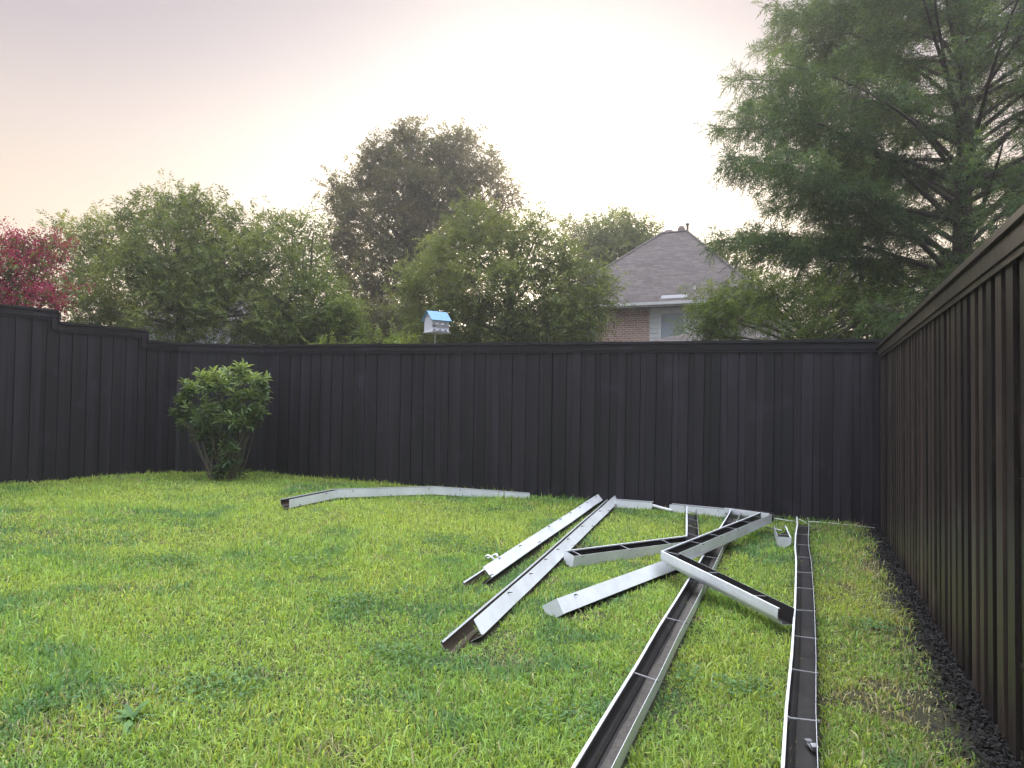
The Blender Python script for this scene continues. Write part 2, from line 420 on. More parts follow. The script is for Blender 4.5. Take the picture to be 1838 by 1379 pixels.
def grass():
    rng = np.random.RandomState(11)
    def scatter(y0, y1, dens, wide):
        xw = .74 * y1 + wide
        n = int(dens * (y1 - y0) * 2 * xw)
        x = rng.uniform(-xw, xw, n); y = rng.uniform(y0, y1, n)
        k = (np.abs(x) < .72 * y + wide)
        return x[k], y[k]
    parts = []
    for y0, y1, d, ws, hs_ in ((2.2, 5, 11500, 1.0, 1.0), (5, 7.5, 8200, 1.12, 1.0), (7.5, 10.5, 4600, 1.35, 1.05), (10.5, 15, 3400, 1.6, 1.1)):
        x, y = scatter(y0, y1, d, 1.2)
        parts.append((x, y, np.full(len(x), ws), np.full(len(x), hs_)))
    x, y, ws, hs_ = [np.concatenate(a) for a in zip(*parts)]
    dr, db, dl, dlf = inside_yard(x, y)
    k = (dr > .10) & (db > .03) & (dl > .03) & (dlf > .03)
    # thin, worn strip beside the right fence and scattered bare spots
    wobble = (vnoise(x, y, .35, 3) - .5) * .25
    edge = np.clip((dr - .07 + wobble) / .36, 0, 1)
    worn = np.clip((vnoise(x, y, .42, 21) * .6 + vnoise(x, y, .17, 22) * .4 - .66) * 7, 0, 1) * np.clip(1.2 - dr / 2.2, .35, 1)
    k &= rng.rand(len(x)) < (edge ** 1.3) * (1 - .75 * worn) + .02
    clump = vnoise(x, y, .11, 9)
    k &= rng.rand(len(x)) < .45 + .75 * clump
    near = np.full(len(x), 9.); ok = np.ones(len(x), bool)
    for a, b, wf in FOOT:
        dx, dy = b.x - a.x, b.y - a.y; l2 = dx * dx + dy * dy
        tt = np.clip(((x - a.x) * dx + (y - a.y) * dy) / l2, 0, 1)
        dd = np.hypot(x - a.x - dx * tt, y - a.y - dy * tt); near = np.minimum(near, dd); ok &= dd > wf
    k &= ok
    x, y, ws, hs_, dr, worn, db, near = [a[k] for a in (x, y, ws, hs_, dr, worn, db, near)]
    n = len(x)
    z = gz(x, y) + (vnoise(x, y, 1.3, 5) - .5) * .03 - .004
    big = vnoise(x, y, 1.5, 31) * .55 + vnoise(x, y, .6, 32) * .45
    mid = vnoise(x, y, .28, 33)
    tall = vnoise(x, y, .8, 34)
    ln = rng.gamma(7, .0072, n) * hs_ * (.65 + .75 * tall)
    ln *= np.where(near < .22, .72, 1.0)
    ln *= np.where(db < .25, 1.35, 1.0)
    wd = rng.uniform(.0045, .0092, n) * ws
    az = rng.uniform(0, 2 * np.pi, n); lean = np.abs(rng.normal(.85, .42, n)).clip(.05, 1.45)
    hd = np.stack((np.cos(az), np.sin(az), 0 * az), 1)
    sd = np.stack((-np.sin(az), np.cos(az), 0 * az), 1)
    B = np.stack((x, y, z), 1)
    l1 = lean * .55; l2 = np.minimum(lean * 1.45, 1.75)
    p1 = B + (hd * np.sin(l1)[:, None] + np.array([0, 0, 1]) * np.cos(l1)[:, None]) * (ln * .5)[:, None]
    p2 = p1 + (hd * np.sin(l2)[:, None] + np.array([0, 0, 1]) * np.cos(l2)[:, None]) * (ln * .5)[:, None]
    V = np.empty((n, 5, 3)); w = wd[:, None] * .5
    tw = nrm(sd + rng.normal(0, .35, (n, 3)))
    V[:, 0] = B - sd * w * .8; V[:, 1] = B + sd * w * .8; V[:, 2] = p1 + tw * w; V[:, 3] = p1 - tw * w; V[:, 4] = p2
    base = np.arange(n)[:, None] * 5
    loops = (base + np.array([0, 1, 2, 3, 3, 2, 4])[None, :]).ravel()
    fn = np.tile(np.array([4, 3]), n)
    lime = np.array([.44, .58, .145]); green = np.array([.29, .475, .125]); cool = np.array([.18, .345, .140]); straw = np.array([.60, .55, .34]); yel = np.array([.50, .60, .165])
    t = np.clip((big - .5) * 2.2 + .5 + rng.normal(0, .30, n), 0, 1)[:, None]
    col = green * (1 - t) + lime * t
    q = np.clip((mid - .60) * 3.4 + (.43 - big) * 2.2 + rng.normal(0, .26, n), 0, .95)[:, None]
    col = col * (1 - q) + cool * q
    yy = (np.clip((vnoise(x, y, .9, 41) - .48) * 1.7, .04, .42) > rng.rand(n))[:, None]
    col = np.where(yy, yel, col)
    st_p = .045 + .55 * worn + .45 * np.clip(1 - dr / .9, 0, 1)
    stm = (rng.rand(n) < st_p)[:, None]
    col = np.where(stm, straw * rng.uniform(.55, 1.1, (n, 1)), col)
    col *= rng.uniform(.42, 1.30, (n, 1))
    rgba = np.concatenate((col, np.ones((n, 1))), 1)
    o = mesh_np('grass', V.reshape(-1, 3), fn, loops, ['grass'], col=np.repeat(rgba, 5, 0))
    tag(o, 'patchy bright green lawn grass covering the whole fenced yard', 'grass', kind='stuff')

def mulch():
    rng = np.random.RandomState(4)
    d = (CR - RE).normalized(); nn = Vector((-d.y, d.x, 0)); n = 24000
    Lr = (CR - RE).length
    s = rng.uniform(3.0, Lr - .05, n); u = np.abs(rng.normal(0, .105, n)) - .055
    x = RE.x + d.x * s + nn.x * u; y = RE.y + d.y * s + nn.y * u
    P = np.stack((x, y, gz(x, y) + rng.uniform(0, .022, n) * np.clip(1.2 - u / .35, .3, 1) + (vnoise(x, y, 1.3, 5) - .5) * .03), 1)
    A = nrm(np.stack((rng.normal(size=n), rng.normal(size=n), rng.normal(0, .35, n)), 1))
    tag(leaves_mesh('mulch', P, A, rng.gamma(2.2, .0095, n) + .006, rng.gamma(2.5, .0032, n) + .002, rng, ['mulch'], None, rng.rand(n), flat=1.5),
        'strip of black shredded mulch along the foot of the right fence', 'mulch', kind='stuff')
mulch()

# ------------------------------------------------------------------ fences
def fence_run(root, A, B, z0f, ztop, seed, m, pitch=.215, wob=.004, flat=False):
    """board-on-board run from A to B; the yard lies on the left of A->B"""
    rng = random.Random(seed)
    A, B = Vector(A), Vector(B); d = (B - A); Ln = d.length; d.normalize(); n = Vector((-d.y, d.x, 0)); up = Vector((0, 0, 1))
    mb = MB()
    k = 0; s = 0.0
    while s < Ln:
        if flat: k += 1; pitch = rng.uniform(.125, .150) if k % 2 else rng.uniform(.070, .105)
        w = pitch - .006 if flat else .120 + rng.uniform(-.006, .006)
        e = min(s + w, Ln)
        zb = z0f(A + d * s) - .03 + rng.uniform(-.012, .012)
        o = A + d * s + n * (rng.uniform(-wob, wob) - (.010 if flat and k % 2 == 0 else 0)); o.z = zb
        tl = d * (e - s)
        tilt = n * rng.uniform(-.004, .004)
        mb.box(o, tl + tilt, n * .018, up * (ztop - .05 - zb), 0, rng.random())
        s2 = s + w - .025
        e2 = min(s + pitch + .025, Ln)
        if flat and e < Ln:
            o2 = A + d * (e - .03) - n * .028; o2.z = zb + .004
            mb.box(o2, d * min(.06, Ln - e + .03), n * .012, up * (ztop - .06 - zb), 0, .1)
        if s2 < e2 and not flat:
            o2 = A + d * s2 - n * (.056 + rng.uniform(0, .002)); o2.z = zb + .004
            mb.box(o2, d * (e2 - s2), n * .0145, up * (ztop - .06 - zb), 0, rng.uniform(0, .1))  # recessed boards tinted darker to deepen the shade in the gaps
        s += pitch if flat else pitch + rng.uniform(-.004, .004)
    obj('boards', mb, m, root)
    mb = MB(); s = 0
    while s < Ln - .01:                     # cap boards butted end to end
        e = min(s + 2.44 + rng.uniform(-.3, .3), Ln)
        if Ln - e < .6: e = Ln
        o = A + d * s - n * .075 + up * (ztop - .036 + rng.uniform(-.003, .003) - A.z)
        mb.box(o, d * (e - s - .003), n * .145, up * .036, 0, rng.random()); s = e
    obj('cap_rail', mb, m, root)
    mb = MB(); s = 0
    while s < Ln - .01:
        e = min(s + 2.6 + rng.uniform(-.4, .4), Ln)
        if Ln - e < .6: e = Ln
        o = A + d * s + n * .0245 + up * (ztop - .128)
        mb.box(o, d * (e - s - .003), n * .024, up * .088, 0, rng.random()); s = e
    obj('fascia_board', mb, m, root)
    mb = MB()
    mb.box(A + n * .0245 + up * (ztop - .163), d * Ln, n * .012, up * .033, 0, .7)
    obj('trim_strip', mb, m, root)
    mb = MB()
    for zz in (.35, 1.2, 2.0):              # rails on the far side
        o = A - n * .064; o.z = z0f(A) + zz
        mb.box(o, d * Ln, n * .040, up * .085, 0, .4)
    s = .05
    while s < Ln:
        o = A + d * s - n * .14; o.z = z0f(o) - .05
        mb.box(o, d * .06, n * .06, up * (ztop - .06 - o.z), 0, .3); s += 2.3
    obj('back_frame', mb, m, root)

gv = lambda p: gz(p.x, p.y)
def fences():
    zt = lambda f: 2.40 + f
    # back fence in two slightly rising runs joined as one straight fence
    r = thing('wooden_fence', 'long straight black stained board fence across the back of the lawn', 'fence', (0, 12.2, gz(0, 12.2)))
    segs = 4; top0, top1 = 2.43, 2.585
    mid = CR.lerp(CL, .5)
    # the top follows one gentle line: build as a single run in a slanted frame
    _d = (CL - CR).normalized(); fence_slanted(r, CR - _d * .16, CL + _d * .035, top0, top1, 3, 'fence', kick=True)
    r = thing('wooden_fence', 'short black fence panel set at an angle behind the shrub', 'fence', (*(CL.lerp(LB, .5)).xy, .15))
    fence_run(r, CL, LB, gv, 2.585, 8, 'fence', flat=True)
    r = thing('wooden_fence', 'left black board fence whose top steps up twice towards the camera', 'fence', (*(LB.lerp(LE, .3)).xy, .2))
    d = (LE - LB).normalized(); n = Vector((-d.y, d.x, 0)); up = Vector((0, 0, 1))
    tops = [2.585, 2.765, 2.945, 3.12, 3.30]; cuts = [0, .62, 2.12, 4.5, 7.0, (LE - LB).length]
    for i in range(5):
        a = LB + d * (cuts[i] + (.002 if i else 0)); b = LB + d * cuts[i + 1]
        fence_run(r, a, b, gv, tops[i], 20 + i, 'fence', flat=True)
        if i:
            mb = MB()
            mb.box(LB + d * (cuts[i] - .030) - n * .075 + up * (tops[i - 1] + .003), d * .030, n * .145, up * (tops[i] - tops[i - 1] - .041), 0, .6)
            mb.box(LB + d * (cuts[i] + .004) + n * .0245 + up * (tops[i - 1] - .128), d * .09, n * .0265, up * (tops[i] - tops[i - 1] - .003), 0, .5)
            obj('step_trim', mb, 'fence', r)
    r = thing('wooden_fence', 'dark stained board fence running along the right side towards the camera', 'fence', (*(RE.lerp(CR, .6)).xy, -.05))
    so = Vector((.93, -.36, 0)) * .055
    fence_run(r, RE + so, CR + so - (CR - RE).normalized() * .08, gv, 2.335, 40, 'fence_sheen', wob=.003)

def fence_slanted(root, A, B, t0, t1, seed, m, kick=False):
    rng = random.Random(seed); A, B = Vector(A), Vector(B)
    d = B - A; Ln = d.length; d.normalize(); n = Vector((-d.y, d.x, 0)); up = Vector((0, 0, 1))
    top = lambda s: t0 + (t1 - t0) * s / Ln
    mb = MB(); s = 0; k_ = 0
    while s < Ln:
        k_ = 1 - k_; w = rng.uniform(.125, .150) if k_ else rng.uniform(.068, .105); e = min(s + w, Ln)
        p = A + d * s; zb = gz(p.x, p.y) + (.05 if s < 1.6 else -.03) + rng.uniform(-.012, .012)
        o = p + n * (rng.uniform(-.004, .004) - (0 if k_ else .011)); o.z = zb
        lean = d * (.012 + .012 * math.sin(s * .7) + rng.uniform(-.0015, .0015))
        mb.box(o, d * (e - s) + n * rng.uniform(-.004, .004), n * .018, up * (top(s) - .05 - zb) - lean, 0, rng.random())
        o2 = A + d * (e - .03) - n * .028; o2.z = zb + .004
        mb.box(o2, d * min(.06, Ln - e + .03), n * .012, up * (top(e) - .06 - zb) - lean, 0, .1)
        s += w + .006
    obj('boards', mb, m, root)
    def strip(name, off, th, dz, h, step):
        mb = MB(); s = 0
        while s < Ln - .01:
            e = min(s + step + rng.uniform(-.3, .3), Ln)
            if Ln - e < .6: e = Ln
            o = A + d * s + n * off; o.z = top(s) - dz + rng.uniform(-.002, .002)
            mb.box(o, d * (e - s - .003) + up * (top(e) - top(s)), n * th, up * h, 0, rng.random()); s = e
        obj(name, mb, m, root)
    strip('cap_rail', -.075, .145, .036, .036, 2.44)
    strip('fascia_board', .0245, .024, .128, .088, 2.6)
    strip('trim_strip', .0245, .012, .163, .033, 20)
    if kick:
        mb = MB(); o = A - n * .005 + d * .05; o.z = gz(o.x, o.y) - .06
        mb.box(o, d * 1.7 + up * .03, n * .045, up * .115, 0, .15)
        obj('kickboard', mb, m, root)
    mb = MB()
    for zz in (.35, 1.2, 2.0):
        o = A - n * .064; o.z = zz
        mb.box(o, d * Ln + up * (t1 - t0), n * .040, up * .085, 0, .4)
    s = .2
    while s < Ln:
        o = A + d * s - n * .14; o.z = gz(o.x, o.y) - .05
        mb.box(o, d * .06, n * .06, up * (top(s) - .06 - o.z), 0, .3); s += 2.3
    obj('back_frame', mb, m, root)
fences()

# ------------------------------------------------------------------ gutters
GW, GH = .140, .112
PROF = [(-.045, GH), (-.045, 0.0), (.044, 0.0), (.048, .017), (.060, .023), (.074, .026), (.084, .034), (.090, .050), (.0925, .072), (.094, GH), (.080, GH + .002), (.080, GH - .010)]
FRONT = PROF[2:]
def offset_profile(P, t):
    Q = []
    for i in range(len(P)):
        a = Vector(P[max(i - 1, 0)]); b = Vector(P[min(i + 1, len(P) - 1)])
        d = (b - a).normalized(); Q.append((P[i][0] - d.y * t, P[i][1] + d.x * t))
    return Q
def frames(path, roll, side):
    path = [Vector(p) for p in path]; out = []
    for i, p in enumerate(path):
        d0 = (path[i] - path[i - 1]).normalized() if i else None
        d1 = (path[i + 1] - path[i]).normalized() if i < len(path) - 1 else None
        t = ((d0 or d1) + (d1 or d0)).normalized()
        lat = t.cross(Vector((0, 0, 1))).normalized() * side
        upv = lat.cross(t) * side if side > 0 else t.cross(lat)
        upv = Vector((0, 0, 1)) - t * t.z; upv.normalize()
        k = 1.0
        if d0 and d1: k = 1 / max(.3, math.cos(d0.angle(d1) / 2))
        if roll:
            q = Matrix.Rotation(roll, 3, t); lat = q @ lat; upv = q @ upv
        out.append((p, lat * k, upv, t))
    return out
def trough(mb, path, roll=0, side=1, prof=PROF, mi_out=0, mi_in=1, silt=None):
    fr = frames(path, roll, side); Pi = offset_profile(prof, .0022)
    n = len(prof); vs = []
    for p, lat, upv, t in fr:
        vs += [p + lat * u + upv * w for u, w in prof]
        vs += [p + lat * u + upv * w for u, w in Pi]
    fo, fi, fe = [], [], []
    for i in range(len(fr) - 1):
        a, b = i * 2 * n, (i + 1) * 2 * n
        for k in range(n - 1):
            fo.append((a + k, a + k + 1, b + k + 1, b + k))
            fi.append((a + n + k, b + n + k, b + n + k + 1, a + n + k + 1))
        fe += [(a, b, b + n, a + n), (a + n - 1, a + 2 * n - 1, b + 2 * n - 1, b + n - 1)]
    for i in (0, len(fr) - 1):
        a = i * 2 * n
        fe += [(a + k, a + n + k, a + n + k + 1, a + k + 1) for k in range(n - 1)]
    b0 = len(mb.v)
    mb.add(vs, fo, mi_out)
    mb.f += [tuple(b0 + i for i in f) for f in fi]; mb.mi += [mi_in] * len(fi)
    mb.f += [tuple(b0 + i for i in f) for f in fe]; mb.mi += [mi_out] * len(fe)
def end_cap(p, lat, upv, t, sgn):
    mb = MB(); P = [(u, w) for u, w in PROF[:10]]
    # a cap stands a little proud of the profile and turns back over it
    def ring(off, g): return [p + t * off + lat * (u * g) + upv * (w * g - .002) for u, w in P]
    a = ring(.003 * sgn, 1.03); b = ring(-.014 * sgn, 1.03); n = len(P)
    mb.add(a + b, [tuple(range(n))] + [(k, k + 1, n + k + 1, n + k) for k in range(n - 1)])
    return mb
def along(path, s):
    for a, b in zip(path[:-1], path[1:]):
        l = (b - a).length
        if s <= l: return a + (b - a) * (s / l), (b - a).normalized()
        s -= l
    return path[-1], (path[-1] - path[-2]).normalized()
def gutter(label, path, roll=0, side=1, caps=(), hangers=None, spikes=None, cut0=0, cut1=0, inside='inside', group=None, silt=False, jit=.03, seed=1, name='rain_gutter', hang_lo=.3):
    """K-profile gutter along a path of bottom-centre points"""
    rng = random.Random(seed)
    path = [Vector(p) for p in path]
    r = thing(name, label, 'gutter', path[0], 0, group)
    FOOT.extend((a.lerp(b, .035 if abs(roll) > .3 else 0), b.copy(), .048 if abs(roll) > .3 else .062) for a, b in zip(path[:-1], path[1:]) if max(a.z - gz(a.x, a.y), b.z - gz(b.x, b.y)) < .14)
    Ln = sum((b - a).length for a, b in zip(path[:-1], path[1:]))
    mb = MB()
    d0 = (path[1] - path[0]).normalized(); d1 = (path[-1] - path[-2]).normalized()
    full = list(path)
    if cut0: full[0] = path[0] + d0 * cut0; trough(mb, [path[0], full[0]], roll, side, FRONT)
    if cut1: full[-1] = path[-1] - d1 * cut1; trough(mb, [full[-1], path[-1]], roll, side, FRONT)
    # slight dents and sag: subdivide the straight runs
    fine = [full[0]]
    for a, b in zip(full[:-1], full[1:]):
        k = max(1, int((b - a).length / .7))
        for i in range(1, k + 1):
            q = a.lerp(b, i / k)
            if i < k: q = q + Vector((rng.uniform(-1, 1), rng.uniform(-1, 1), rng.uniform(-.3, .5))) * jit * .22
            fine.append(q)
    trough(mb, fine, roll, side)
    obj('trough', mb, ['white', inside], r)
    fr = frames(full, roll, side)
    for e in caps:
        p, lat, upv, t = fr[0] if e == 0 else fr[-1]
        obj('end_cap', end_cap(p, lat, upv, t, -1 if e == 0 else 1), ['white'], r)
    def local(s):
        p, t = along(path, s)
        lat = t.cross(Vector((0, 0, 1))).normalized() * side; upv = (Vector((0, 0, 1)) - t * t.z).normalized()
        if roll: q = Matrix.Rotation(roll, 3, t); lat = q @ lat; upv = q @ upv
        return p, lat, upv, t
    if hangers:
        s = hang_lo
        while s < Ln - .12:
            p, lat, upv, t = local(s); mb = MB()
            sk = t * rng.uniform(-.018, .018)
            mb.box(p - lat * .046 + upv * (GH - .012) - t * .007, lat * .128 + sk, t * .014, upv * .004)
            mb.box(p + lat * .077 + upv * (GH - .022) - t * .010 + sk, lat * .006, t * .020, upv * .018)
            mb.box(p - lat * .056 + upv * (GH - .016) - t * .005, lat * .014, t * .010, upv * .010)
            obj('hanger', mb, ['galvanised'], r); s += hangers * rng.uniform(.88, 1.12)
    if spikes:
        s = .22
        while s < Ln - .1:
            p, lat, upv, t = local(s)
            mb = MB()
            w = rng.choice((GH - .012, GH - .018, .020))
            q = p - lat * .045 + upv * w
            mb.tube([q - lat * .001, q - lat * .012 + t * .004, q - lat * .030 + t * rng.uniform(-.02, .02) - upv * .012], [.006, .005, .0025], 5)
            obj('screw', mb, ['dark_metal'], r, smooth=True); s += spikes * rng.uniform(.7, 1.25)
    if silt:
        mb = MB(); a, b = path[0], path[-1]; lat = frames(path, roll, side)[0][1]; upv = Vector((0, 0, 1)); n = 40
        vs = []
        for i in range(n + 1):
            q = a.lerp(b, .004 + .992 * i / n)
            l0 = -.041 + rng.uniform(0, .004); l1 = .036 - rng.uniform(0, .012)
            vs += [q + lat * l0 + upv * .006, q + lat * (l0 * .5 + l1 * .5) + upv * (.006 + rng.uniform(0, .003)), q + lat * l1 + upv * .006]
        fs = []
        for i in range(n):
            fs += [(3 * i, 3 * i + 1, 3 * i + 4, 3 * i + 3), (3 * i + 1, 3 * i + 2, 3 * i + 5, 3 * i + 4)]
        mb.add(vs, fs); obj('silt', mb, ['silt'], r, smooth=True)
    return r

G = at_ground
FOOT = []
def foot(px, off, dz=0.0):
    """point on the ground, off metres in front of the back fence, on a photo column"""
    n = Vector((-.418, -.908, 0)); d = ray(px, 905); dd = (CL - CR).normalized(); n = Vector((dd.y, -dd.x, 0)); n = n if n.y < 0 else -n
    q = CR + n * off; t = q.dot(n) / d.dot(n); p = Vector((d.x * t, d.y * t, 0)); p.z = gz(p.x, p.y) + dz; return p
def gutters():
    grp = 'old gutters lying about the lawn'
    h = .012                                   # resting on flattened grass
    # long one at the right, open up, front lip to the left
    def rim(px, py, dz=h): return G(px, py, dz)
    gutter('long open gutter nearest the right fence, running straight away towards the back fence',
           [G(px_, py_, .1 + h) - Vector((0, 0, .1)) for px_, py_ in ((1447, 1430), (1450, 1180), (1450, 1090), (1447, 1010), (1443, 930))],
           side=-1, hangers=.66, group=grp, seed=3, jit=.05, silt=False, hang_lo=.75)
    # long one passing under the corner piece
    gutter('long open gutter with a silt line, passing under the mitred corner gutter',
           [G(1035, 1440, .1 + h) - Vector((0, 0, .1)), G(1322, 918, .1 + h) - Vector((0, 0, .1))],
           roll=R(9), side=-1, hangers=1.05, group=grp, silt=True, seed=5, jit=.018, hang_lo=1.35)
    # two long ones on their sides, at the left
    gutter('upper left of two parallel white gutters on their sides, far tip poking up',
           [G(860, 1054, .035), G(1084, 897, .035)], roll=R(-42), side=-1, spikes=.55, cut0=.22, cut1=.20, inside='bronze', group=grp, seed=7, jit=.03)
    gutter('lower right of two parallel white gutters on their sides, bronze inside bared',
           [G(829, 1172, .03), G(1109, 901, .03)], roll=R(-30), side=-1, spikes=.7, cut0=.28, inside='bronze', group=grp, seed=9, jit=.03)
    # white one under the near corner
    gutter('short white gutter on its side, its far end under the mitred corner gutter',
           [G(1003, 1106, .03), G(1222, 1020, .03)], roll=R(-30), side=-1, caps=(0,), spikes=1.4, group=grp, seed=11, jit=.012)
    # L piece with inside corner
    z = Vector((0, 0, -.1))
    gutter('low L shaped gutter, capped end in dead weeds, partly under the mitred corner gutter',
           [G(1022, 996, .11) + z, G(1243, 968, .11) + z, G(1241, 912, .11) + z], roll=R(13), side=-1, caps=(0,), hangers=.62, spikes=None, group=grp, seed=13, jit=.008, hang_lo=.10)
    # mitred V corner on top of the heap
    e = .15
    c = G(1206, 994, .11 + e) + z; a = G(1378, 923, .11 + .10) + z; b = G(1413, 1095, .11 + .06) + z
    gutter('mitred corner gutter lying across the top of the pile, one arm towards the right',
           [b, c, a], roll=R(5), side=-1, hangers=.62, group=grp, seed=15, jit=.006)
    # back row along the fence
    gutter('kinked white gutter bent in two places, alone on the grass below the back fence',
           [G(514, 912, .03), G(603, 893, .04), G(778, 887, .04), G(950, 899, -.02)], side=1 * -1, spikes=.5, inside='bronze', group=grp, seed=17, jit=.01)
    gutter('short white gutter lying at the foot of the back fence behind the parallel pair',
           [foot(1098, .20), foot(1171, .13)], side=-1, spikes=.45, group=grp, seed=19, jit=.006)
    gutter('white gutter at the foot of the back fence behind the L shaped gutter',
           [foot(1203, .16), foot(1305, .20)], side=-1, spikes=.5, group=grp, seed=21, jit=.006)
    gutter('grey fronted gutter at the back fence behind the far arm of the corner gutter',
           [foot(1306, .22, .03), foot(1386, .42, .03)], side=1, group=grp, seed=23, jit=.004)
    # short offcut
    gutter('tiny gutter offcut with a capped end, by itself left of the rightmost long gutter',
           [G(1396, 945, .10) + z, G(1404, 966, .10) + z], side=-1, caps=(1,), hangers=.5, group=grp, seed=25, jit=0, hang_lo=.05, name='gutter_offcut')
    # thin bits
    def rod(label, pts, r, m, name='metal_strip', flat=False):
        mb = MB(); pts = [Vector(p) for p in pts]; mb.tube(pts, r, 6)
        o = obj(name, mb, [m], None, smooth=True); tag(o, label, 'metal strip'); return o
    rod('thin pale strip lying on the ground along the back fence towards the right corner', [foot(1452, .25, .05), foot(1485, .2, .05), foot(1530, .16, .04), foot(1570, .14, .03)], .006, 'plastic_white')
    rod('thin pale strip on the grass between the corner gutter and the rightmost gutter', [foot(1390, .3, .06), foot(1408, .3, .05), foot(1428, .28, .04)], .006, 'plastic_white')
    rod('white pipe end lying in the grass at the back fence between two white gutters', [foot(1172, .16, .07), foot(1190, .24, .05), foot(1207, .30, .04)], .024, 'plastic_white', name='downspout_pipe')
    rod('narrow strip leading from the pile to the tiny gutter offcut', [G(1374, 947, .05), G(1390, 950, .05), G(1404, 953, .05)], .010, 'galvanised')
    # strap curled at the far end of the rightmost gutter
    mb = MB(); p0 = G(1431, 932, .10); d = Vector((1, -.3, 0)).normalized()
    prev = None
    for i in range(6):
        q = p0 + d * (i * .035) + Vector((0, 0, -.10 * (i / 5) ** 1.5)) + Vector((0, -.02 * i, 0))
        if prev is not None: mb.box(prev, q - prev, Vector((.3, 1, 0)).normalized() * .045, Vector((0, 0, .003)))
        prev = q
    tag(obj('metal_strap', mb, ['plastic_white']), 'white strap curled over the far end of the rightmost long gutter', 'strap')
    mb = MB(); p = G(1452, 934, .02)
    mb.tube([p, p + Vector((0, 0, .10)), p + Vector((0, .02, .14))], [.020, .020, .018], 8)
    mb.tube([p + Vector((0, .02, .14)), p + Vector((0, -.02, .155))], [.026, .02], 8)
    tag(obj('downspout_elbow', mb, ['plastic_white'], smooth=True), 'small white pipe elbow standing at the far end of the rightmost gutter', 'pipe elbow')
    # clip lying inside the rightmost gutter
    b = thing('gutter_clip', 'small grey hanger clip lying inside the rightmost long gutter', 'bracket', G(1456, 1340, .03))
    mb = MB(); p = Vector(b.location) + Vector((-.013, -.05, 0)); mb.box(p, (.028, 0, 0), (0, .10, 0), (0, 0, .006)); mb.box(p + Vector((0, 0, .0065)), (.028, 0, 0), (0, .03, .006), (0, 0, .012)); mb.box(p + Vector((0, .07, .0065)), (.028, 0, 0), (0, .03, 0), (0, 0, .008))
    obj('plate', mb, ['galvanised'], b)
    mb = MB(); mb.tube([p + Vector((.014, .05, .005)), p + Vector((.014, .05, .012))], .006, 8); obj('screw', mb, ['dark_metal'], b)
    # scrap beside the upper left gutter
    mb = MB(); p = G(884, 1004, .03); rg = random.Random(4); pts = [p + Vector((math.cos(a) * .06 * rg.uniform(.7, 1.2), math.sin(a) * .05, .02 + .02 * math.sin(2 * a))) for a in np.linspace(0, 5.4, 14)]
    mb.tube(pts, [.008 + .006 * rg.random() for _ in pts], 5)
    tag(obj('plastic_scrap', mb, ['plastic_white'], smooth=True), 'curled white plastic scrap in the grass against the upper left gutter', 'scrap')
gutters()
grass()

def clover():
    rng = np.random.RandomState(8); P = []
    for px, py, r_ in ((800, 975, .40), (870, 992, .25), (640, 1085, .30), (560, 1012, .35), (1062, 1062, .18), (130, 1250, .30), (390, 1245, .28), (720, 1180, .22), (1190, 1215, .20), (1130, 1040, .20), (980, 1300, .22), (1560, 1130, .18), (300, 1010, .35), (1330, 1240, .14)):
        c = at_ground(px, py); n = int(1500 * r_)
        P.append(np.stack((c.x + rng.normal(0, r_ * .6, n), c.y + rng.normal(0, r_ * .5, n), np.zeros(n)), 1))
    P = np.concatenate(P); P[:, 2] = gz(P[:, 0], P[:, 1]) + rng.uniform(.015, .055, len(P))
    az = rng.uniform(0, 6.28, len(P)); A = nrm(np.stack((np.cos(az), np.sin(az), rng.normal(.15, .25, len(P))), 1))
    keep = np.ones(len(P), bool)
    for a, b, wf in FOOT:
        dx, dy = b.x - a.x, b.y - a.y; tt = np.clip(((P[:, 0] - a.x) * dx + (P[:, 1] - a.y) * dy) / (dx * dx + dy * dy), 0, 1)
        keep &= np.hypot(P[:, 0] - a.x - dx * tt, P[:, 1] - a.y - dy * tt) > .10
    P, A = P[keep], A[keep]
    tag(leaves_mesh('clover', P, A, rng.uniform(.014, .030, len(P)), rng.uniform(.013, .026, len(P)), rng, ['leaf_weed'], None, rng.rand(len(P)), flat=2.2),
        'low patches of small round-leaved clover in the lawn', 'clover', kind='stuff')
clover()

